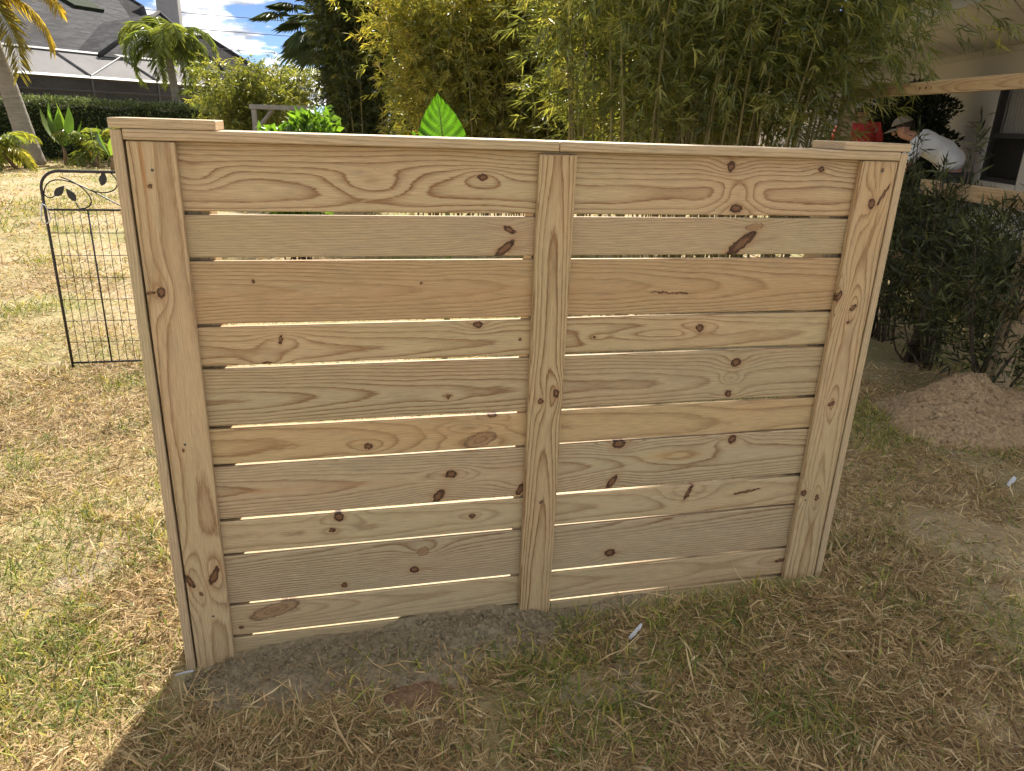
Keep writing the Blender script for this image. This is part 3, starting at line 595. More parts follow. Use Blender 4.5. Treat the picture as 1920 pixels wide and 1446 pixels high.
# ------------------------------------------------------------------ foliage tools
def unit(a): return a/np.maximum(np.linalg.norm(a, axis=-1, keepdims=True), 1e-9)
def leaves(name, P, D, L, W, col, mat, parent=None, fold=0.25, wide=0.4, N=None, droop=0.0):
    """one folded lance-shaped leaf per row: base P, direction D"""
    n = len(P); D = unit(D)
    if N is None: N = rng.standard_normal((n, 3))+np.array([0, 0, 0.8])
    S = unit(np.cross(D, N)); U = np.cross(S, D)
    L = np.broadcast_to(L, n)[:, None]; W = np.broadcast_to(W, n)[:, None]
    m = P+D*L*wide; tip = P+D*L; tip[:, 2] -= (droop*L)[:, 0]
    V = np.stack([P, m+S*W/2+U*W*fold, tip, m-S*W/2+U*W*fold], 1); o = (np.arange(n)*4)[:, None]
    F = np.concatenate([o+np.array([[0, 1, 2]]), o+np.array([[0, 2, 3]])], 0)
    return obj_np(name, V.reshape(-1, 3), F, mat, parent, np.repeat(col, 4, 0))
def palette(n, pal, j=0.2, w=None):
    pal = np.array(pal); return pal[rng.choice(len(pal), n, p=w)]*rng.uniform(1-j, 1+j, (n, 1))

def bamboo(name, label, base, rx, ry, nculm, H, lean, nspray, leafL, leafW, pal, wts, zlo, clear=0.35, culm_r=0.012, extra=(), per=7, out=0.5, rot=0.0, toplight=None, wind=(0, 0)):
    root = empty(name, (base[0], base[1], 0)); tag(root, label, 'bamboo', None)
    cs = []
    for i in range(nculm):
        a = random.uniform(0, 2*math.pi); q = math.sqrt(random.random())
        bx, by = rx*q*math.cos(a), ry*q*math.sin(a); h = H*random.uniform(0.72, 1.05)
        bx, by = bx*math.cos(rot)-by*math.sin(rot), bx*math.sin(rot)+by*math.cos(rot)
        dx, dy = lean*bx/rx+random.gauss(0, 0.22), lean*by/ry+random.gauss(0, 0.22)
        pts = [(bx+dx*s**2.0*h*0.22, by+dy*s**2.0*h*0.22, h*s-(0.08*h*s**4)) for s in np.linspace(0, 1, 10)]
        cs.append(np.array(pts)); r = culm_r*random.uniform(0.6, 1.15)
        tube('culm', pts, [r*(1-0.75*s) for s in np.linspace(0, 1, 10)], M['culm'], root, 5)
    cs = np.array(cs); ci = rng.integers(0, nculm, nspray); s = np.sqrt(rng.uniform((zlo)**2, 1, nspray))
    k = np.minimum((s*9).astype(int), 8); f = (s*9-k)[:, None]; O_ = cs[ci, k]*(1-f)+cs[ci, k+1]*f
    az = rng.uniform(0, 2*np.pi, nspray); el = rng.normal(0.25, 0.4, nspray); bl = rng.uniform(0.12, out, nspray)
    bd = np.stack([np.cos(az)*np.cos(el), np.sin(az)*np.cos(el), np.sin(el)], 1)
    T = O_+bd*bl[:, None]; T[:, 2] -= 0.25*bl**2
    T[:, 0] += wind[0]*s; T[:, 1] += wind[1]*s
    ex = []
    twigs = []
    for p0, p1, nn in extra:            # long arching side shoots, in world metres
        p0 = np.array(p0)-np.array([base[0], base[1], 0]); p1 = np.array(p1)-np.array([base[0], base[1], 0])
        mid = (p0+p1)/2+np.array([0, 0, 0.18]); ss = np.linspace(0, 1, 9)[:, None]
        c = (1-ss)**2*p0+2*ss*(1-ss)*mid+ss**2*p1; twigs.append(([tuple(v) for v in c], [0.006*(1-0.8*t_) for t_ in np.linspace(0, 1, 9)]))
        for j in range(nn):
            q = random.uniform(0.3, 1.0); v = (1-q)**2*p0+2*q*(1-q)*mid+q*q*p1
            ex.append(np.concatenate([v+np.array([random.gauss(0, 0.09), random.gauss(0, 0.09), random.gauss(-0.02, 0.07)]), (p1-mid)/np.linalg.norm(p1-mid)]))
    if twigs: multi_tube('side_shoots', twigs, M['culm'], root, 4)
    if ex:
        ex = np.array(ex); T = np.concatenate([T, ex[:, :3]]); bd = np.concatenate([bd, ex[:, 3:]])
    n = len(T)
    # each spray: a fan of leaves round the twig end
    P = np.repeat(T, per, 0); B = np.repeat(bd, per, 0); m = len(P)
    D = unit(B*0.9+rng.standard_normal((m, 3))*0.55+np.array([0, 0, -0.35])); P = P-B*rng.uniform(0, 0.12, (m, 1))
    L = rng.uniform(0.65, 1.15, m)*leafL; W = leafW*rng.uniform(0.75, 1.2, m)
    col = palette(n, pal, 0.25, wts); col = np.repeat(col, per, 0)*rng.uniform(0.8, 1.2, (m, 1))
    o = leaves('foliage', P, D, L, W, col, M['leaf'], root, 0.15, 0.35, droop=0.08); o['kind'] = 'stuff'
    return root

BG = [(0.16, 0.165, 0.045), (0.22, 0.21, 0.055), (0.11, 0.125, 0.038), (0.34, 0.29, 0.07)]
GO_ = [(0.36, 0.34, 0.085), (0.28, 0.29, 0.08), (0.19, 0.215, 0.065), (0.48, 0.42, 0.14)]
bamboo('bamboo_clump', 'nearest tall bamboo clump with bare culms behind the right half of the fence', (3.15, 4.0), 1.05, 0.55, 95, 3.4, 0.55, 7000, 0.125, 0.0125, [(0.175, 0.205, 0.065), (0.23, 0.25, 0.085), (0.13, 0.155, 0.055), (0.34, 0.33, 0.10)], [0.36, 0.27, 0.22, 0.15], 0.47, culm_r=0.014, out=0.55, rot=-0.35,
       extra=[((2.5, 3.6, 2.9), (1.72, 3.3, 1.72), 34), ((2.7, 3.6, 3.0), (2.2, 3.0, 2.05), 34), ((3.1, 3.5, 2.9), (2.6, 2.9, 2.0), 30), ((2.4, 3.6, 3.1), (1.6, 3.6, 2.1), 30), ((3.5, 3.4, 2.6), (4.3, 2.3, 1.95), 40), ((3.6, 3.3, 2.9), (4.4, 1.9, 2.2), 34),
              ((3.6, 3.4, 2.4), (4.1, 2.6, 1.72), 44), ((3.7, 3.4, 2.2), (4.15, 2.9, 1.75), 40), ((3.5, 3.5, 2.0), (3.9, 2.9, 1.6), 40), ((3.7, 3.5, 2.6), (4.0, 2.6, 2.1), 40)])
bamboo('bamboo_clump', 'golden-leaved bamboo clump rising behind the big pointed leaf', (2.08, 8.3), 0.72, 0.5, 38, 3.5, 0.5, 6500, 0.125, 0.018, GO_, [0.34, 0.30, 0.24, 0.12], 0.16, culm_r=0.014, out=0.6)
bamboo('bamboo_clump', 'dark dense bamboo clump behind the leafy green shrub, next to the fan palm', (0.80, 11.6), 0.52, 0.7, 30, 5.2, 0.3, 15000, 0.12, 0.023, [(0.07, 0.09, 0.035), (0.105, 0.125, 0.045), (0.05, 0.065, 0.025), (0.18, 0.18, 0.06)], [0.40, 0.22, 0.30, 0.08], 0.03, culm_r=0.013, out=0.42)
bamboo('bamboo_clump', 'low yellow-green bamboo bush beyond the hedge end, beside the small palm', (-1.38, 16.6), 0.95, 0.7, 26, 2.45, 0.9, 3800, 0.13, 0.026, [(0.19, 0.22, 0.065), (0.25, 0.26, 0.08), (0.12, 0.15, 0.045)], [0.4, 0.3, 0.3], 0.10, culm_r=0.010, out=0.45)

bamboo('bamboo_clump', 'tall bamboo clump added behind the nearest one to shade the ground on the right', (5.0, 7.3), 1.0, 0.8, 40, 9.4, 0.55, 8000, 0.19, 0.03, BG, [0.40, 0.24, 0.30, 0.06], 0.40, culm_r=0.015, out=0.6)  # added clump, its high crown throws shade on the ground right of the fence
bamboo('bamboo_clump', 'shaded bamboo clump seen through the bare culms of the nearest one', (3.2, 8.6), 0.9, 0.6, 30, 3.8, 0.4, 6500, 0.15, 0.022, BG, [0.40, 0.24, 0.30, 0.06], 0.02, culm_r=0.013, out=0.6)

def palm(name, label, base, topc, r0, r1, nfr, L, pal, dead=2, down=1.2, leafn=60, leafL=0.42, seed=1, azs=None, leafW=0.028):
    rr = random.Random(seed); root = empty(name, base); tag(root, label, 'palm')
    B = np.array(base, float); Tt = np.array(topc, float)-B
    n = 26; s = np.linspace(0, 1, n); pts = [tuple(Tt*q+np.array([0.10*math.sin(q*3)*0.5, 0, 0])) for q in s]
    rad = [(r0*(1-q)+r1*q)*(1+0.22*math.exp(-q*9))*(1+0.03*(i % 2)) for i, q in enumerate(s)]
    tube('trunk', pts, rad, M['trunk'], root, 12)
    tp = np.array(pts[-1]); P = []; D = []; cl = []; Ls = []; tubes = []
    for k in range(nfr):
        az = (azs[k] if azs else 2.39996*k+rr.uniform(-0.3, 0.3)); el = rr.uniform(0.1, 1.25) if k < nfr*0.75 else rr.uniform(-0.6, 0.1)
        ll = L*rr.uniform(0.8, 1.1); q = tp.copy(); e = el; rach = [q.copy()]; m = 14
        for j in range(m):
            q = q+np.array([math.cos(az)*math.cos(e), math.sin(az)*math.cos(e), math.sin(e)])*ll/m; rach.append(q.copy()); e -= down*(0.06+0.13*j/m)
        rach = np.array(rach); tubes.append(([tuple(v) for v in rach], [0.018*(1-0.85*j/m) for j in range(m+1)]))
        c = np.array(pal[rr.randrange(len(pal))])
        for j in range(leafn):
            f = 0.12+0.88*j/leafn; x = f*m; i = min(int(x), m-1); v = rach[i]*(1-(x-i))+rach[i+1]*(x-i); tg = unit(rach[i+1]-rach[i]); sd = np.cross(tg, (0, 0, 1)); sd = sd/max(np.linalg.norm(sd), 1e-6)
            for sg in (-1, 1):
                d = tg*0.55+sd*sg*0.8+np.array([0, 0, rr.uniform(-0.75, 0.1)]); P.append(v); D.append(d); Ls.append(leafL*(1-0.55*f*f)*rr.uniform(0.8, 1.1)); cl.append(c*rr.uniform(0.75, 1.25))
    multi_tube('frond_ribs', tubes, M['stem'], root, 4)
    o = leaves('crown', np.array(P), np.array(D), np.array(Ls), leafW, np.array(cl), M['leaf'], root, 0.2, 0.4, droop=0.25); o['kind'] = 'stuff'
    if dead:
        multi_tube('dead_fronds', [([tuple(tp+np.array([0.12*math.cos(a), 0.12*math.sin(a), -0.05])), tuple(tp+np.array([0.38*math.cos(a), 0.38*math.sin(a), -0.45])), tuple(tp+np.array([0.42*math.cos(a), 0.42*math.sin(a), -1.1]))], [0.03, 0.05, 0.015]) for a in [rr.uniform(-1.6, 0.8) for _ in range(dead)]], M['dead'], root, 5)
    return root
GRN = [(0.15, 0.20, 0.06), (0.22, 0.27, 0.08), (0.12, 0.16, 0.05)]
GLD = [(0.46, 0.33, 0.05), (0.36, 0.28, 0.06), (0.26, 0.23, 0.06)]
palm('palm_tree', 'tall palm with leaning grey trunk and golden hanging fronds at the left edge', (-6.55, 18.2, 0), (-7.12, 17.9, 3.75), 0.21, 0.16, 15, 2.3, GLD, 3, 1.0, 64, 0.60, 3, [-0.3, 0.35, -0.9, 0.9, 1.6, 2.4, 3.1, 3.9, 4.6, -0.1, -0.55, 0.1, -1.3, 0.05, -0.7], leafW=0.035)
palm('palm_tree', 'small green palm standing behind the clipped hedge', (-4.06, 22.6, 0), (-4.22, 22.6, 3.15), 0.13, 0.09, 20, 1.75, GRN, 1, 1.5, 54, 0.5, 9, leafW=0.034)

def fan_palm(name, label, base, H, nl, seed):
    rr = random.Random(seed); root = empty(name, base); tag(root, label, 'palm')
    tube('trunk', [(0, 0, 0), (0.03, 0, H*0.5), (0, 0, H)], [0.17, 0.15, 0.14], M['trunk'], root, 10)
    P = []; D = []; Ls = []; cl = []; tubes = []; Nn = []
    for k in range(nl):
        az = rr.uniform(0, 2*math.pi); el = rr.uniform(-0.9, 1.2); d = np.array([math.cos(az)*math.cos(el), math.sin(az)*math.cos(el), math.sin(el)])
        p = np.array([0, 0, H])+d*rr.uniform(0.6, 0.95); tubes.append(([(0, 0, H), tuple(p)], [0.015, 0.01]))
        sd = unit(np.cross(d, (0, 0, 1))); up = np.cross(sd, d); c = np.array((0.06, 0.085, 0.035))*rr.uniform(0.7, 1.4)
        for j in range(28):
            a = (j/27-0.5)*3.9; dd = d*math.cos(a)+sd*math.sin(a)+up*0.15; P.append(p); D.append(dd); Ls.append(rr.uniform(0.42, 0.6)); cl.append(c*rr.uniform(0.8, 1.2)); Nn.append(up)
    multi_tube('leaf_stalks', tubes, M['stem'], root, 4)
    o = leaves('crown', np.array(P), np.array(D), np.array(Ls), 0.05, np.array(cl), M['leaf_dull'], root, 0.2, 0.45, np.array(Nn), 0.3); o['kind'] = 'stuff'
fan_palm('fan_palm', 'dark fan palm with spiky crown behind the dense bamboo', (0.30, 14.3, 0), 3.15, 24, 5)

# clipped hedge
def hedge(name, label, a, b, depth, h, nl, ll, pal, core=True):
    a = np.array(a); b = np.array(b); d = b-a; Ln = np.linalg.norm(d); e = d/Ln; nrm = np.array([-e[1], e[0]])
    root = empty(name, ((a[0]+b[0])/2, (a[1]+b[1])/2, 0)); tag(root, label, 'hedge'); o2 = np.array([(a[0]+b[0])/2, (a[1]+b[1])/2])
    nx = 60; X, Zt = np.meshgrid(np.linspace(0, Ln, nx), [0, 0.3*h, 0.6*h, h-0.14]); V = []; F = []
    for side in (-1, 1):
        off = len(V)
        for zz_ in (0.02, 0.4*h, 0.8*h, h-0.12):
            for xx in np.linspace(0, Ln, nx):
                w = depth/2-0.10+0.06*math.sin(xx*7+zz_*5); p = a+e*xx+nrm*side*w-o2; V.append((p[0], p[1], zz_+0.04*math.sin(xx*5)))
        for r_i in range(3):
            for c_i in range(nx-1): F.append((off+r_i*nx+c_i, off+r_i*nx+c_i+1, off+(r_i+1)*nx+c_i+1, off+(r_i+1)*nx+c_i))
    for c_i in range(nx-1): F.append((3*nx+c_i, 3*nx+c_i+1, 4*nx+3*nx+c_i+1, 4*nx+3*nx+c_i))
    me = bpy.data.meshes.new('dark_core'); me.from_pydata(V, [], F); me.materials.append(M['core']); link(bpy.data.objects.new('dark_core', me), root)  # opaque near-black core added inside the leaves, standing in for deep inner shade
    s = rng.uniform(0, Ln, nl); front = rng.random(nl) < 0.5; ztop = h+0.10*(fbm(s*1.5, s*0, 61)-0.5)+0.04*rng.standard_normal(nl)
    tt = rng.uniform(-depth/2, depth/2, nl); z = np.where(front, h*rng.random(nl)**0.8, ztop); tt = np.where(front, np.where(rng.random(nl) < 0.75, -1, 1)*(depth/2+rng.normal(-0.03, 0.06, nl)), tt)
    Pp = a[None]+e[None]*s[:, None]+nrm[None]*tt[:, None]-o2[None]
    # long shoots that stand above the clipped top
    Dd = rng.standard_normal((nl, 3))*0.6+np.where(front[:, None], np.concatenate([nrm*-1, [0.5]])[None], np.array([[0, 0, 0.8]]))
    o = leaves('foliage', np.column_stack([Pp, z]), Dd, rng.uniform(0.7, 1.2, nl)*ll, ll*0.45, palette(nl, pal, 0.25), M['leaf_dull'], root, 0.2, 0.5); o['kind'] = 'stuff'
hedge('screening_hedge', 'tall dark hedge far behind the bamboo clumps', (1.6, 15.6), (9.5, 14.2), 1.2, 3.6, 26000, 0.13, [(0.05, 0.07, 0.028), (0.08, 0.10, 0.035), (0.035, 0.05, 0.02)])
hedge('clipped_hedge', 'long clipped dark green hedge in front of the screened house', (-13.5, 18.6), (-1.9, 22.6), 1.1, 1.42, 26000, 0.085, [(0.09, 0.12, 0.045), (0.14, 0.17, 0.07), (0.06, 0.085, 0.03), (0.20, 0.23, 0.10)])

def shrub(name, label, base, shape, nl, leafL, leafW, pal, mat, nst=7, cat='shrub', group=None, fold=0.2, out=0.6, stemr=0.012, zmin=0.0):
    """shape: list of (x,y,z,rx,ry,rz) ellipsoids holding leaves"""
    root = empty(name, base); tag(root, label, cat, group); Ps = []; Ds = []; tubes = []
    vol = np.array([s[3]*s[4]*s[5] for s in shape]); vol = vol/vol.sum()
    for (x, y, z, rx, ry, rz), f in zip(shape, vol):
        m = max(20, int(nl*f)); q = unit(rng.standard_normal((m, 3)))*(rng.random((m, 1))**0.4); lump = 0.75+0.5*vnoise(q[:, 0]*3+x*9, q[:, 2]*3+y*5, 71)
        p = np.array([x, y, z])+q*lump[:, None]*np.array([rx, ry, rz]); Ps.append(p); Ds.append(q*out+rng.standard_normal((m, 3))*0.6+np.array([0, 0, 0.3]))
        for _ in range(nst if rx > 0.12 else 1):
            b = np.array([random.gauss(0, 0.05), random.gauss(0, 0.05), -0.02]); t_ = np.array([x, y, z])+np.array([random.uniform(-1, 1)*rx, random.uniform(-1, 1)*ry, random.uniform(-0.5, 0.9)*rz])*0.8
            tubes.append(([tuple(b), tuple((b*0.45+t_*0.55)+np.array([0, 0, -0.05])), tuple(t_)], [stemr, stemr*0.7, stemr*0.3]))
    P = np.concatenate(Ps); D = np.concatenate(Ds); k = P[:, 2] > zmin; P = P[k]; D = D[k]
    multi_tube('stems', tubes, M['twig'], root, 5)
    o = leaves('foliage', P, D, rng.uniform(0.7, 1.2, len(P))*leafL, rng.uniform(0.8, 1.2, len(P))*leafW, palette(len(P), pal, 0.25), mat, root, fold, 0.45); o['kind'] = 'stuff'
    return root
shrub('leafy_shrub', 'bright green leafy shrub just behind the cap rail, left of the dark bamboo', (-0.02, 5.3, 0), [(-0.12, 0, 1.08, 0.24, 0.22, 0.17), (0.14, 0.1, 1.18, 0.22, 0.22, 0.24), (0.0, 0, 0.7, 0.3, 0.3, 0.35)], 2300, 0.10, 0.05, [(0.14, 0.23, 0.045), (0.19, 0.29, 0.05), (0.09, 0.15, 0.035)], M['big_leaf'], stemr=0.008)
PODO = [(0.045, 0.052, 0.020), (0.065, 0.075, 0.028), (0.13, 0.14, 0.05), (0.028, 0.032, 0.014)]
def spire(x, y, z0, z1, r=0.07): return [(x+random.gauss(0, 0.01), y, z0+(z1-z0)*k/4, r*(1.15-0.2*k), r*(1.15-0.2*k), (z1-z0)/5) for k in range(5)]
for (bx, by), hh, lab, sp in (((4.06, 2.62), 1.12, 'dark needle-leaved shrub right beside the fence end, one thin shoot before the white shirt', [(-0.02, -0.02, 0.95, 1.36)]),
                           ((3.90, 2.02), 1.05, 'dark needle-leaved shrub behind the dirt mound, middle of the row', [(0.02, -0.02, 0.95, 1.42), (-0.1, 0.05, 0.95, 1.2)]),
                           ((3.78, 1.42), 1.02, 'dark needle-leaved shrub at the right edge under the lower rail', [(0.05, 0.0, 0.95, 1.30)])):
    sh = [(0, 0, 0.80*hh, 0.33, 0.30, 0.30), (-0.12, 0.1, 0.52*hh, 0.30, 0.28, 0.24), (0.16, -0.1, 0.6*hh, 0.26, 0.26, 0.24), (0, 0, 0.26*hh, 0.28, 0.26, 0.16), (-0.2, -0.15, 0.7*hh, 0.16, 0.16, 0.2)]
    for s in sp: sh += spire(*s)
    shrub('podocarpus_shrub', lab, (bx, by, 0), sh, 3300, 0.09, 0.012, PODO, M['leaf_dull'], nst=3, group='dark shrubs along the unfinished rail fence', stemr=0.009)
shrub('evergreen_column', 'dense dark evergreen column clipped against the stucco wall behind the bending man', (7.78, 7.15, 0), [(0, 0, 0.5, 0.55, 0.55, 0.6), (0, 0, 1.1, 0.56, 0.56, 0.62), (-0.05, 0, 1.55, 0.52, 0.52, 0.5)], 26000, 0.075, 0.026, [(0.025, 0.035, 0.018), (0.04, 0.055, 0.025), (0.018, 0.025, 0.014)], M['leaf_dull'], nst=4, out=0.9)

# big backlit elephant-ear leaf
ee = empty('elephant_ear', (0.93, 2.62, 0)); tag(ee, 'single large bright green pointed leaf standing up behind the fence cap', 'plant')
def broad_leaf(name, parent, base, tipdir, side, L, W, prof, col, wave=0.02, nrow=14, ncol=9, mat=None, bend=0.0, notch=0.0):
    base = np.array(base, float); td = unit(np.array(tipdir, float)); sd = unit(np.array(side, float)); nn = np.cross(sd, td); V = []; cl = []
    for i in range(nrow):
        f = i/(nrow-1); w = np.interp(f, [p[0] for p in prof], [p[1] for p in prof])*W/2
        for j in range(ncol):
            g = (j/(ncol-1)-0.5)*2; rip = wave*math.sin(f*44-abs(g)*14)*abs(g)*(1-0.4*f)
            back = -notch*L*max(0, abs(g)-0.1)*(1-f)**3
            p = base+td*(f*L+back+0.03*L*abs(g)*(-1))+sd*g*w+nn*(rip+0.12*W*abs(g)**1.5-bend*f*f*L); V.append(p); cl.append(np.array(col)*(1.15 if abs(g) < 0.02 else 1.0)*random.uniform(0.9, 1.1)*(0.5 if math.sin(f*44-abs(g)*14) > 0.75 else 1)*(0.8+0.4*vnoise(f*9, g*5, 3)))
    F = [(i*ncol+j, i*ncol+j+1, (i+1)*ncol+j+1, (i+1)*ncol+j) for i in range(nrow-1) for j in range(ncol-1)]
    return obj_np(name, np.array(V), np.array(F), mat or M['big_leaf'], parent, np.array(cl), True)
broad_leaf('leaf', ee, (0.0, 0, 1.17), (-0.12, 0.05, 1.0), (0.97, -0.22, 0.08), 0.34, 0.285, [(0, 0.75), (0.12, 0.98), (0.3, 1.0), (0.5, 0.88), (0.7, 0.62), (0.85, 0.35), (1, 0.04)], (0.085, 0.19, 0.022), 0.030, 90, 19, notch=0.25)
tube('midrib', [(0.0, -0.004, 1.16), (-0.02, 0.0, 1.33), (-0.04, 0.010, 1.49)], [0.006, 0.004, 0.001], M['stem'], ee, 5)
tube('stalk', [(0.02, 0.05, 0), (0.03, 0.04, 0.7), (0.0, 0, 1.18)], [0.02, 0.015, 0.008], M['stem'], ee, 7)
broad_leaf('leaf', ee, (-0.10, 0.06, 1.17), (-0.35, 0.4, 0.55), (0.8, 0.5, 0.1), 0.17, 0.12, [(0, 0.7), (0.25, 1), (0.6, 0.75), (1, 0.05)], (0.12, 0.24, 0.04), 0.008)

def strap_plant(name, label, base, nlv, L, W, pal, cat='plant', elr=(0.6, 1.3), bend=0.25, stem=0.0, prof=None):
    root = empty(name, base); tag(root, label, cat)
    if stem: tube('stem', [(0, 0, -0.02), (0.02, 0, stem*0.6), (0, 0, stem)], [0.05, 0.04, 0.03], M['dead'], root, 7)
    for k in range(nlv):
        az = 2*math.pi*k/nlv+random.uniform(-0.4, 0.4); el = random.uniform(*elr); d = (math.cos(az)*math.cos(el), math.sin(az)*math.cos(el), math.sin(el))
        broad_leaf('leaf', root, (0, 0, stem*0.95), d, (-math.sin(az), math.cos(az), 0.1), L*random.uniform(0.8, 1.15), W*random.uniform(0.8, 1.1), prof or [(0, 0.12), (0.25, 0.35), (0.5, 0.95), (0.75, 0.9), (1, 0.05)], pal[k % len(pal)], 0.01, 8, 5, bend=bend)
BAN = [(0.12, 0.19, 0.05), (0.19, 0.25, 0.06), (0.08, 0.13, 0.04)]
strap_plant('banana_plant', 'young banana plant with four upright paddle leaves before the hedge', (-4.63, 17.2, 0), 5, 0.62, 0.20, BAN, elr=(0.45, 1.2), stem=0.30, bend=0.15)
strap_plant('banana_plant', 'larger banana plant with broad leaves right of the leaning palm trunk', (-5.95, 18.4, 0), 9, 0.85, 0.24, BAN, elr=(0.25, 1.35), stem=0.45, bend=0.5)
FEA = [(0.13, 0.18, 0.05), (0.20, 0.25, 0.07), (0.27, 0.29, 0.08)]
palm('feathery_palm', 'feathery young palm between the big banana plant and the hedge', (-5.35, 18.5, 0), (-5.33, 18.5, 0.35), 0.05, 0.04, 16, 1.15, FEA, 0, 1.3, 30, 0.36, 21, leafW=0.03)
palm('feathery_palm', 'yellow-green feathery young palm at the left edge below the tall palm', (-6.7, 16.6, 0), (-6.72, 16.6, 0.4), 0.06, 0.05, 18, 1.1, [(0.26, 0.29, 0.06), (0.34, 0.33, 0.07), (0.17, 0.22, 0.06)], 1, 1.2, 30, 0.36, 22, leafW=0.03)
strap_plant('flower_seedling', 'tiny reddish flower seedling on the lawn before the hedge', (-5.15, 17.9, 0), 6, 0.22, 0.05, [(0.35, 0.10, 0.06), (0.2, 0.2, 0.06)], stem=0.22)
bed = patch('garden_bed', -6.5, 17.6, 1.3, 1.0, 40, lambda X, Y: gh(X, Y)+0.03-0.09*np.hypot((X+6.5)/1.2, (Y-17.6)/0.9)**2, M['mound']); tag(bed, 'pale mulched bed at the foot of the leaning palm', kind='structure')

# ------------------------------------------------------------------ left: screened house with hip roofs
A = np.array([-8.8, 24.7]); E1 = np.array([0.61, 0.792]); E2 = np.array([-0.792, 0.61])
def hp(a, b, z): p = A+E1*a+E2*b; return (p[0], p[1], z)
house = empty('screened_house', (0, 0, 0)); tag(house, 'grey-shingled house with a screened pool cage behind the hedge', 'house')
def roof_plane(name, pts, mat, parent):
    o = slab(name, pts, 0.12, mat, parent); me = o.data; uv = me.uv_layers.new(name='UVMap')
    q = [Vector(p) for p in pts]; ax = (q[1]-q[0]).normalized(); n = ax.cross(q[-1]-q[0]).normalized(); ay = n.cross(ax)
    for lp in me.loops:
        v = me.vertices[lp.vertex_index].co-q[0]; uv.data[lp.index].uv = (v.dot(ax), v.dot(ay))
    return o
def hip(parent, a0, a1, b0, b1, z0, slope, mat, fn=hp):
    hw = (b1-b0)/2; zr = z0+hw*slope; ra0, ra1 = a0+hw, a1-hw; bm_ = (b0+b1)/2
    if ra1 < ra0+0.3: ra0 = ra1 = (a0+a1)/2; ra0 -= 0.15; ra1 += 0.15
    p = lambda a, b, z: fn(a, b, z)
    roof_plane('roof', [p(a0, b0, z0), p(a1, b0, z0), p(ra1, bm_, zr), p(ra0, bm_, zr)], mat, parent)
    roof_plane('roof', [p(a1, b1, z0), p(a0, b1, z0), p(ra0, bm_, zr), p(ra1, bm_, zr)], mat, parent)
    roof_plane('roof', [p(a1, b0, z0), p(a1, b1, z0), p(ra1, bm_, zr)], mat, parent)
    roof_plane('roof', [p(a0, b1, z0), p(a0, b0, z0), p(ra0, bm_, zr)], mat, parent)
    for c0, c1 in (((a0, b0, z0), (ra0, bm_, zr)), ((a1, b0, z0), (ra1, bm_, zr)), ((ra0, bm_, zr), (ra1, bm_, zr)), ((a1, b1, z0), (ra1, bm_, zr))):
        tube('ridge_cap', [Vector(p(*c0))+Vector((0, 0, 0.02)), Vector(p(*c1))+Vector((0, 0, 0.02))], 0.09, M['ridge'], parent, 6)
RM, RT = (-8.52, 41.24, 5.934), (-10.30, 42.90, 6.95)
roof_plane('roof', [hp(-13, 3, 3.05), hp(7.9, 3, 3.05), RM, RT, hp(-13, 12.3, 6.956)], M['shingle'], house)
roof_plane('roof', [hp(7.9, 3, 3.05), hp(11, 21, 3.05), RT, RM], M['shingle'], house)
roof_plane('roof', [hp(11, 21, 3.05), hp(-13, 21, 3.05), hp(-13, 12.3, 6.956), RT], M['shingle'], house)
WPK, WL, WQ, WBR, WBL = (-6.75, 35.6, 5.17), hp(4, 1.5, 3.0), hp(10.2, 1.98, 2.93), (-5.8, 43.9, 3.0), hp(4, 12, 3.0)
for f in ([WL, WQ, WPK], [WQ, WBR, WPK], [WBR, WBL, WPK], [WBL, WL, WPK]): roof_plane('roof', f, M['shingle'], house)
for c0, c1 in ((WL, WPK), (WQ, WPK), (hp(7.9, 3, 3.05), RM), (RM, RT)): tube('ridge_cap', [Vector(c0)+Vector((0, 0, 0.02)), Vector(c1)+Vector((0, 0, 0.02))], 0.08, M['ridge'], house, 6)
tube('gutter', [Vector(WL)+Vector((0.03, -0.03, -0.1)), Vector(WQ)+Vector((0.03, -0.03, -0.1))], 0.07, M['beam_pale'], house, 6)
def wallq(name, a0, b0, a1, b1, z0, z1, mat, parent):
    p = [hp(a0, b0, z0), hp(a1, b1, z0), hp(a1, b1, z1), hp(a0, b0, z1)]; return slab(name, p, 0.15, mat, parent)
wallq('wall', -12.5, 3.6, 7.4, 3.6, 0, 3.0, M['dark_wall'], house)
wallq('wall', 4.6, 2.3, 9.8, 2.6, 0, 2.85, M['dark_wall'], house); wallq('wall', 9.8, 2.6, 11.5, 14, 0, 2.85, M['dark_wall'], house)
# chimney and roof light
cp = hp(14.6, 9.6, 0); bmc = bmesh.new(); add_box(bmc, (cp[0]-0.5, cp[1]-0.4, 4.6), (cp[0]+0.5, cp[1]+0.4, 7.4)); add_box(bmc, (cp[0]-0.6, cp[1]-0.5, 7.4), (cp[0]+0.6, cp[1]+0.5, 7.6)); obj_bm('chimney', bmc, M['chimney'], house)
def roof_patch(name, a0, a1, b0, b1, z0, mat, th, b_e=3.0, sl=0.42, ze=3.05):
    zf = lambda b: ze+(b-b_e)*sl+z0
    return slab(name, [hp(a0, b0, zf(b0)), hp(a1, b0, zf(b0)), hp(a1, b1, zf(b1)), hp(a0, b1, zf(b1))], th, mat, house)
roof_patch('roof_light', 8.3, 9.7, 8.1, 9.4, 0.14, M['core'], 0.13)
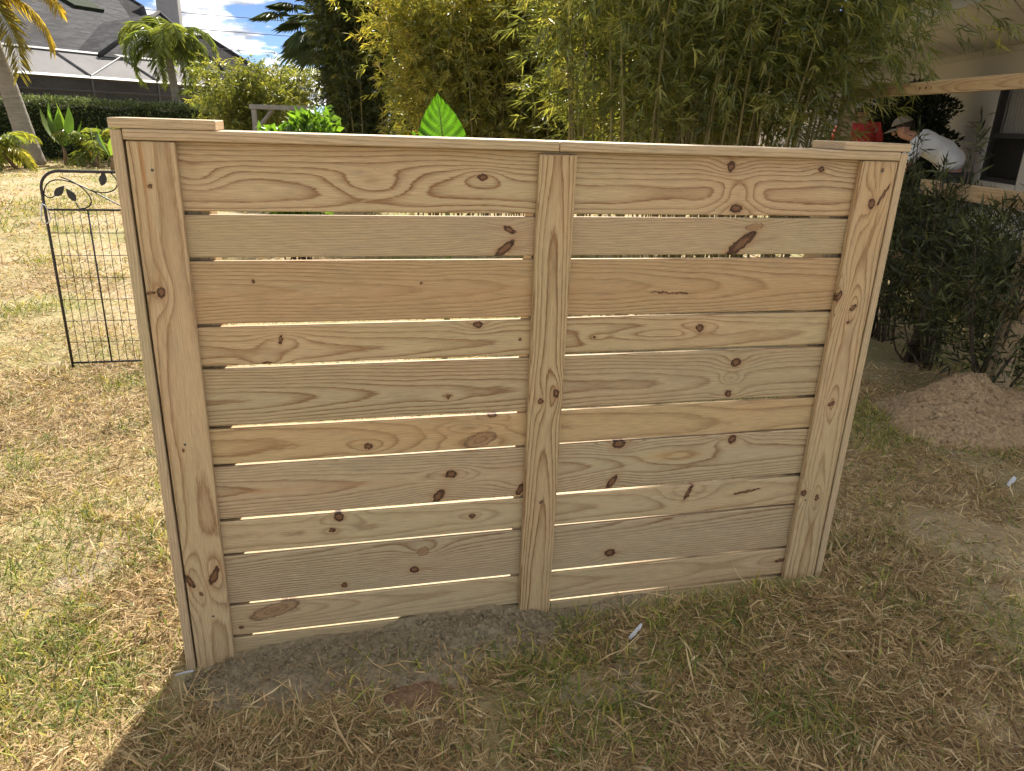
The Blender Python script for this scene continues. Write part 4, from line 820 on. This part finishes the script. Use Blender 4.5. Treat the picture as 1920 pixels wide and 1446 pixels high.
# pool cage: sloping screen roof, dark screen wall, beams and posts
cage = empty('pool_cage', (0, 0, 0)); tag(cage, 'screened pool cage with pale mesh roof in front of the grey-roofed house', 'screen enclosure')
px_ = [-8, -5.4, -2.8, -0.2, 2.4, 5.0, 7.6]
for a0, a1 in zip(px_, px_[1:]):
    slab('screen_roof', [hp(a0+0.04, 0.03, 2.24), hp(a1-0.04, 0.03, 2.24), hp(a1-0.04, 1.72, 3.02), hp(a0+0.04, 1.72, 3.02)], 0.01, M['screen'], cage)
    wq = slab('screen_wall', [hp(a0+0.04, 0.0, 0.05), hp(a1-0.04, 0.0, 0.05), hp(a1-0.04, 0.0, 2.12), hp(a0+0.04, 0.0, 2.12)], 0.01, M['screen_dark'], cage)
def beam(name, p0, p1, w, mat): tube(name, [p0, p1], w, mat, cage, 4, False)
beam('beam', hp(-8, 0, 2.19), hp(7.6, 0, 2.19), 0.07, M['bronze']); beam('beam', hp(-8, 0, 1.78), hp(7.6, 0, 1.78), 0.04, M['bronze'])
beam('beam', hp(-8, 1.72, 3.05), hp(7.6, 1.72, 3.05), 0.06, M['beam_pale'])
for a in px_:
    beam('post', hp(a, 0, 0), hp(a, 0, 2.15), 0.05, M['bronze']); beam('rafter', hp(a, 0.0, 2.25), hp(a, 1.72, 3.04), 0.045, M['beam_pale'])
beam('brace', hp(2.4, 0.02, 2.26), hp(5.0, 1.7, 3.05), 0.022, M['beam_pale'])
# roof of a second house far behind
def hq(a, b, z): return (-9.0+a, 62+b, z)
nb = empty('far_house', (-9.5, 69, 0)); tag(nb, 'dark brown roof of a house far behind the yellow-green bamboo bush', 'house')
FH = np.array([-4, 68, 0])
def hq(a, b, z): return (a, b, z)
hip(nb, -20, 8.0, -8, 8, 2.2, 0.60, M['shingle2'], hq)
for nm, lo, hi in (('wall', (-19.4, -7.4, 0), (7.4, -7.2, 2.2)), ('wall', (7.2, -7.2, 0), (7.4, 7.4, 2.2))): box(nm, lo, hi, M['dark_wall'], nb)

# power cables against the sky
for k, (zz_, lab) in enumerate(((7.6, 'topmost of the power cables crossing the sky left of the fan palm'), (6.6, 'second power cable from the top in the patch of sky'), (5.4, 'third power cable from the top in the patch of sky'), (4.2, 'lowest power cable, just above the far roof'))):
    o = tube('power_cable', [(x, 60-0.05*x, zz_+0.0006*(x-3)**2-0.01*x) for x in np.linspace(-45, 40, 24)], 0.022, M['wire'], None, 4); tag(o, lab, 'cable', 'power cables behind the houses')

# weathered timber frame behind the shrub
pf = empty('timber_frame', (-0.5, 11.25, 0)); tag(pf, 'weathered grey timber swing frame in front of the bamboo bush', 'frame')
for x in (-0.40, 0.42): box('post', (x-0.04, -0.04, -0.1), (x+0.04, 0.04, 1.40), M['greywood'], pf, 0.006)
box('crossbeam', (-0.47, -0.045, 1.402), (0.49, 0.045, 1.475), M['greywood'], pf, 0.006)
for sx, x in ((1, -0.36), (-1, 0.38)): tube('brace', [(x, 0, 1.12), (x+sx*0.24, 0, 1.40)], 0.03, M['greywood'], pf, 4, False)

# ------------------------------------------------------------------ right: stucco house
W0 = np.array([8.33, 6.24]); WD = np.array([0.334, 0.9426]); WN = np.array([-0.9426, 0.334])
def wp(s, o, z): p = W0+WD*s+WN*o; return (p[0], p[1], z)
sh = empty('stucco_house', (9, 7, 0)); tag(sh, 'beige stucco house with dark-framed windows behind the unfinished rail fence', 'house')
SHI = Matrix.Translation((-9, -7, 0)); 
def wbox(name, s0, s1, o0, o1, z0, z1, mat, parent=sh, bev=0.0):
    bm = bmesh.new(); vs = add_box(bm, (s0, o0, z0), (s1, o1, z1), bev)
    for v in bm.verts: v.co = SHI @ Vector(wp(v.co.x, v.co.y, v.co.z)) if parent is sh or parent.parent is sh else Vector(wp(v.co.x, v.co.y, v.co.z))
    bmesh.ops.recalc_face_normals(bm, faces=bm.faces)
    return obj_bm(name, bm, mat, parent)
wins = [(-0.62, 0.31, 0.86, 2.05), (-3.2, -2.2, 0.86, 2.05), (2.95, 3.55, 0.1, 2.05)]
xs = sorted([-6.0, 16.0]+[w for a in wins for w in a[:2]]); prev = -6.0
for a in sorted(wins):
    wbox('wall', prev, a[0], -0.2, 0.0, 0, 2.60, M['stucco']); wbox('wall', a[0], a[1], -0.2, 0.0, 0, a[2], M['stucco']); wbox('wall', a[0], a[1], -0.2, 0.0, a[3], 2.60, M['stucco']); prev = a[1]
wbox('wall', prev, 16.0, -0.2, 0.0, 0, 2.60, M['stucco'])
for a0, a1, z0, z1 in wins:
    w = wbox('window', a0+0.002, a1-0.002, -0.16, -0.15, z0+0.002, z1-0.002, M['dark_wall']); zm = z0+(z1-z0)*0.46
    for q in ((a0, a0+0.055, z0, z1), (a1-0.055, a1, z0, z1), (a0+0.055, a1-0.055, z0, z0+0.05), (a0+0.055, a1-0.055, z1-0.05, z1), (a0+0.055, a1-0.055, zm-0.03, zm+0.03)):
        wbox('frame', q[0], q[1], -0.10, -0.02, q[2], q[3], M['bronze'], w)
    wbox('screen', a0+0.055, a1-0.055, -0.07, -0.066, z0+0.05, zm-0.03, M['screen_dark'], w)
    for k in range(11):
        s = a0+0.06+(a1-a0-0.12)*k/11; wbox('blind_slat', s, s+(a1-a0-0.12)/11*0.82, -0.13, -0.125, z0+0.04, z1-0.05, M['blind'], w)
    wbox('sill', a0-0.03, a1+0.03, 0.002, 0.03, z0-0.06, z0-0.005, M['stucco'])
wbox('frieze', -6.0, 16.0, 0.003, 0.03, 2.365, 2.445, M['trim_white'])
# soffit of diagonal boards over the wall
dirs = np.array([0.8507, -0.5257]); nor = np.array([0.5257, 0.8507])   # (along, outward)
def clip_poly(poly, n, c):
    out = []
    for i in range(len(poly)):
        p, q = poly[i], poly[(i+1) % len(poly)]; dp, dq = p@n-c, q@n-c
        if dp >= 0: out.append(p)
        if dp*dq < 0: out.append(p+(q-p)*dp/(dp-dq))
    return out
rect = [np.array(v, float) for v in ((-6.0, 0.031), (16.0, 0.031), (16.0, 1.85), (-6.0, 1.85))]
cmin = min(v@nor for v in rect); cmax = max(v@nor for v in rect); c = cmin
while c < cmax:
    poly = clip_poly(clip_poly(rect, nor, c+0.006), -nor, -(c+0.258))
    if len(poly) > 2:
        pts = [wp(p[0], p[1], 0) for p in poly]; prism('soffit_board', [(x-9, y-7) for x, y, _ in pts], 2.45, 2.47, M['soffit'], sh)
    c += 0.264
wbox('fascia', -6.0, 16.0, 1.855, 1.90, 2.42, 2.66, M['trim_white']); wbox('ceiling_board', -6.0, 16.0, -0.2, 1.90, 2.663, 2.70, M['soffit'])
SZ = Matrix.Translation((-9, -7, 0))
q = [SZ @ Vector(wp(*p)) for p in ((-6.3, 2.2, 2.70), (16.3, 2.2, 2.70), (16.3, -4.5, 3.75), (-6.3, -4.5, 3.75))]
roof_plane('roof', [tuple(v) for v in q[::-1]], M['shingle2'], sh)

# unfinished rail fence
R0 = np.array([3.83, 1.71]); RD = np.array([0.206, 0.9786]); RN = np.array([-0.9786, 0.206])
rf = empty('rail_fence', (3.83, 1.71, 0), math.atan2(RD[1], RD[0])); tag(rf, 'unfinished timber fence of posts and bare horizontal rails on the right', 'fence')
RXZ = Matrix(((1, 0, 0, 0), (0, 0, -1, 0), (0, 1, 0, 0), (0, 0, 0, 1)))
def rail(L, w, th, s, o, z, pitch=0.0, rot=RXZ, name='rail'):
    m = pine([(L*random.random(), w*0.5, 0.012, 0.008, 0) for _ in range(3)], (), t0=w*0.4, h=0.03, spacing=0.009, contrast=1.3, warm=1.0, streaks=[(L*0.5, w*0.5, L*0.6, w*0.4, (0.44, 0.27, 0.11))])
    ob = box(name, (0, 0, 0), (L, w, th), m, rf, 0.003); ob.matrix_basis = Matrix.Translation((s, o, z)) @ Matrix.Rotation(-pitch, 4, 'Y') @ rot
# local frame of the fence: x runs along the rails away from the camera, y points to its left (towards the lawn)
def rrail(L, w, th, s, z, pitch=0.0, off=0.0): rail(L, w, th, s, off, z, pitch, Matrix(((1, 0, 0, 0), (0, 0, 1, 0), (0, 1, 0, 0), (0, 0, 0, -1))) if False else Matrix.Rotation(R(90), 4, 'X'))
rrail(3.4, 0.078, 0.038, -1.35, 1.625); rrail(2.10, 0.090, 0.038, -1.35, 1.035, R(-0.3)); rrail(2.6, 0.085, 0.038, -1.3, 0.47, R(2.0))
for s in (-0.39, 2.05):
    m = pine([(0.6, 0.04, 0.01, 0.008, 0)], (), t0=0.04, h=0.03, spacing=0.009, contrast=1.1, warm=0.8)
    ob = box('post', (0, 0, 0), (1.85, 0.089, 0.089), m, rf, 0.003); ob.matrix_basis = Matrix.Translation((s, -0.09, -0.1)) @ Matrix(((0, 1, 0, 0), (0, 0, 1, 0), (1, 0, 0, 0), (0, 0, 0, 1)))

# ------------------------------------------------------------------ people
def skin_obj(name, J, E_, mat, parent, root=0, sub=2):
    """J: list of (x,y,z,r) or (x,y,z,rx,ry)"""
    me = bpy.data.meshes.new(name); me.from_pydata([j[:3] for j in J], E_, []); o = link(bpy.data.objects.new(name, me), parent)
    md_ = o.modifiers.new('skin', 'SKIN'); md_.use_smooth_shade = True
    for i, j in enumerate(J):
        sv = me.skin_vertices[0].data[i]; sv.radius = (j[3], j[4] if len(j) > 4 else j[3]); sv.use_root = (i == root)
    s = o.modifiers.new('subdivision', 'SUBSURF'); s.levels = sub; s.render_levels = sub; me.materials.append(mat)
    return o
def chain(n0, n): return [(n0+i, n0+i+1) for i in range(n-1)]
def ellipsoid(bm, c, r, seg=16, rings=10, cut=None):
    rs = bmesh.ops.create_uvsphere(bm, u_segments=seg, v_segments=rings, radius=1.0)['verts']
    if cut is not None:
        bmesh.ops.delete(bm, geom=[v for v in rs if v.co.z < cut], context='VERTS'); rs = [v for v in rs if v.is_valid]
    for v in rs: v.co = Vector((c[0]+v.co.x*r[0], c[1]+v.co.y*r[1], c[2]+v.co.z*r[2]))
    return rs
def person(label, loc, facing, pose, shirt, capmat, cap=True, glasses=False):
    root = empty('person', loc, facing); tag(root, label, 'person'); P = pose
    # body: pelvis, spine, neck, head, arms with hands, legs -- one skin
    J = []; Ed = []
    def add(p, r, par=None):
        J.append((*p, *(r if hasattr(r, '__len__') else (r,)))); i = len(J)-1
        if par is not None: Ed.append((par, i))
        return i
    pel = add(P['pelvis'], (0.10, 0.09)); sp1 = add(P['waist'], (0.10, 0.085), pel); sp2 = add(P['chest'], (0.11, 0.085), sp1); nk = add(P['neck'], 0.055, sp2)
    hb = add(P['jaw'], 0.062, nk); hc = add(P['head'], (0.082, 0.086), hb); ht = add(P['crown'], 0.055, hc)
    hd = np.array(P['face']); hcx = np.array(P['head']); jaw = np.array(P['jaw'])
    for s in (-1, 1):
        sh_ = add(P['shoulder'][s], 0.052, sp2); el_ = add(P['elbow'][s], 0.044, sh_); wr = add(P['wrist'][s], 0.029, el_); pm = add(P['palm'][s], (0.034, 0.018), wr)
        w_ = np.array(P['wrist'][s]); q_ = np.array(P['palm'][s]); dv_ = (q_-w_)/np.linalg.norm(q_-w_); sd_ = np.cross(dv_, (0, 1, 0.3)); sd_ = sd_/np.linalg.norm(sd_)
        for k, (of, ln) in enumerate(((-0.028, 0.062), (-0.010, 0.075), (0.008, 0.07), (0.024, 0.055))):
            b_ = q_+dv_*0.035+sd_*of; m_ = b_+dv_*ln*0.55+np.array([0.008, 0, 0]); e_ = m_+dv_*ln*0.4+np.array([0.018, 0, 0]); i1 = add(b_, 0.0095, pm); i2 = add(m_, 0.0085, i1); add(e_, 0.0065, i2)
        tb = w_+dv_*0.04-sd_*0.035; i1 = add(tb, 0.011, wr); add(tb+dv_*0.045-sd_*0.02, 0.008, i1)
        hp_ = add(P['hip'][s], 0.095, pel); kn = add(P['knee'][s], 0.06, hp_); an = add(P['ankle'][s], 0.042, kn); add((P['ankle'][s][0]+0.13, P['ankle'][s][1], 0.04), 0.036, an)
    skin_obj('body', J, Ed, M['skin'], root)
    # face: nose, ears, hair and glasses
    fd = hd/np.linalg.norm(hd); sdv = np.cross((0, 0, 1), fd); sdv = sdv/np.linalg.norm(sdv); upv = np.cross(fd, sdv)
    bm = bmesh.new(); ellipsoid(bm, hcx-fd*0.012+upv*0.012, (0.092, 0.088, 0.098), cut=-0.15); obj_bm('hair', bm, M['hair'], root, True)
    bm = bmesh.new(); ellipsoid(bm, hcx+fd*0.092-upv*0.02, (0.020, 0.014, 0.024), 8, 6)
    obj_bm('nose', bm, M['skin'], root, True)
    for s in (-1, 1):
        bm = bmesh.new(); ellipsoid(bm, hcx+sdv*s*0.086-fd*0.005-upv*0.012, (0.018, 0.010, 0.028), 8, 6); obj_bm('ear', bm, M['skin'], root, True)
        bm = bmesh.new(); ellipsoid(bm, hcx+fd*0.078+sdv*s*0.034, (0.016, 0.022, 0.014), 8, 6); obj_bm('lens' if glasses else 'eye', bm, M['glass_dark'], root, True)
    bm = bmesh.new(); ellipsoid(bm, hcx+fd*0.078-upv*0.062, (0.012, 0.024, 0.006), 8, 6); obj_bm('mouth', bm, M['skin'], root, True)
    if cap:
        Mx = Matrix((( fd[0], sdv[0], upv[0], hcx[0]), (fd[1], sdv[1], upv[1], hcx[1]), (fd[2], sdv[2], upv[2], hcx[2]), (0, 0, 0, 1)))
        bm = bmesh.new(); ellipsoid(bm, (-0.004, 0, 0.022), (0.112, 0.100, 0.108), 18, 12, cut=0.02)
        for v in bm.verts: v.co = Mx @ v.co
        cp_ = obj_bm('cap', bm, capmat, root, True)
        Vv = []; Ff = []; n = 11
        for kk in range(2):
            for i in range(n):
                a = -1.15+2.3*i/(n-1)
                for rr_ in (0.098, 0.175):
                    rx_ = rr_ if rr_ < 0.1 else 0.10+0.085*math.cos(a*1.1); Vv.append(Mx @ Vector((math.cos(a)*rx_, math.sin(a)*(0.092 if rr_ < 0.1 else 0.092), 0.030-0.018*(rr_ > 0.1)-0.010*abs(a)-0.005*kk)))
        for kk in range(2):
            o_ = kk*n*2
            for i in range(n-1): Ff.append((o_+2*i, o_+2*i+1, o_+2*i+3, o_+2*i+2))
        for i in range(n-1): Ff.append((2*i+1, 2*i+3, 2*n+2*i+3, 2*n+2*i+1))
        me = bpy.data.meshes.new('visor'); me.from_pydata([tuple(v) for v in Vv], [], Ff); me.materials.append(capmat); vo = link(bpy.data.objects.new('visor', me), cp_)
    # shirt with short sleeves, trousers, shoes
    a, b, c_ = np.array(P['pelvis']), np.array(P['waist']), np.array(P['chest']); n_ = np.array(P['neck'])
    J = [(*(a*0.75+b*0.25), 0.175, 0.145), (*b, 0.185, 0.15), (*((b+c_)/2), 0.19, 0.15), (*c_, 0.195, 0.145), (*(c_*0.45+n_*0.55), 0.10, 0.095)]; Ed = chain(0, 5)
    for s in (-1, 1):
        s0, s1 = np.array(P['shoulder'][s]), np.array(P['elbow'][s]); i = len(J); J += [(*s0, 0.088), (*(s0*0.35+s1*0.65), 0.075)]; Ed += [(3, i), (i, i+1)]
    so = skin_obj('shirt', J, Ed, shirt, root, 0, 3); tx = bpy.data.textures.new('folds', 'CLOUDS'); tx.noise_scale = 0.11; dm = so.modifiers.new('folds', 'DISPLACE'); dm.texture = tx; dm.strength = 0.045; dm.mid_level = 0.5
    J = [(*a, 0.165, 0.135)]; Ed = []
    for s in (-1, 1):
        i = len(J); J += [(*P['hip'][s], 0.118), (*P['knee'][s], 0.082), (P['ankle'][s][0], P['ankle'][s][1], 0.12, 0.066)]; Ed += [(0, i), (i, i+1), (i+1, i+2)]
    skin_obj('trousers', J, Ed, M['dark_cloth'], root)
    for s in (-1, 1):
        bm = bmesh.new(); ellipsoid(bm, (P['ankle'][s][0]+0.06, P['ankle'][s][1], 0.035), (0.145, 0.052, 0.055), 12, 8)
        for v in bm.verts: v.co.z = max(v.co.z, 0.0)
        obj_bm('shoe', bm, M['hair'], root, True)
    return root
def ps(f): return {-1: f(-1), 1: f(1)}
bend = dict(pelvis=(-0.03, 0, 0.97), waist=(0.02, 0, 1.16), chest=(0.27, 0, 1.33), neck=(0.43, 0, 1.375), jaw=(0.505, 0, 1.375), head=(0.525, 0, 1.44), crown=(0.53, 0, 1.485), face=(0.93, 0, -0.36),
            shoulder=ps(lambda s: (0.35, 0.17*s, 1.28)), elbow=ps(lambda s: (0.45, 0.20*s, 1.0)), wrist=ps(lambda s: (0.56, 0.15*s, 0.80)), palm=ps(lambda s: (0.60, 0.14*s, 0.74)),
            hip=ps(lambda s: (-0.04, 0.09*s, 0.93)), knee=ps(lambda s: (0.10, 0.12*s, 0.50)), ankle=ps(lambda s: (-0.02, 0.13*s, 0.08)))
stand = dict(pelvis=(0.0, 0, 0.93), waist=(0.0, 0, 1.10), chest=(0.02, 0, 1.37), neck=(0.02, 0, 1.49), jaw=(0.055, 0, 1.53), head=(0.035, 0, 1.59), crown=(0.03, 0, 1.64), face=(0.98, 0, -0.2),
             shoulder=ps(lambda s: (0.01, 0.20*s, 1.44)), elbow=ps(lambda s: (0.04, 0.30*s, 1.14)), wrist=ps(lambda s: (0.25, 0.22*s, 0.98)), palm=ps(lambda s: (0.33, 0.19*s, 0.97)),
             hip=ps(lambda s: (0, 0.09*s, 0.90)), knee=ps(lambda s: (0.02, 0.11*s, 0.49)), ankle=ps(lambda s: (-0.02, 0.12*s, 0.08)))
person('person in white t-shirt and tan cap bending forward behind the rails', (6.60, 5.04, 0.0), math.atan2(0.676, -0.737), bend, M['shirt_white'], M['cap_tan'], True, True)
person('person in red shirt and pale grey cap standing half hidden by bamboo leaves', (6.34, 6.26, 0), math.atan2(0.80, 0.60)+0.5, stand, M['shirt_red'], M['cap_grey'])
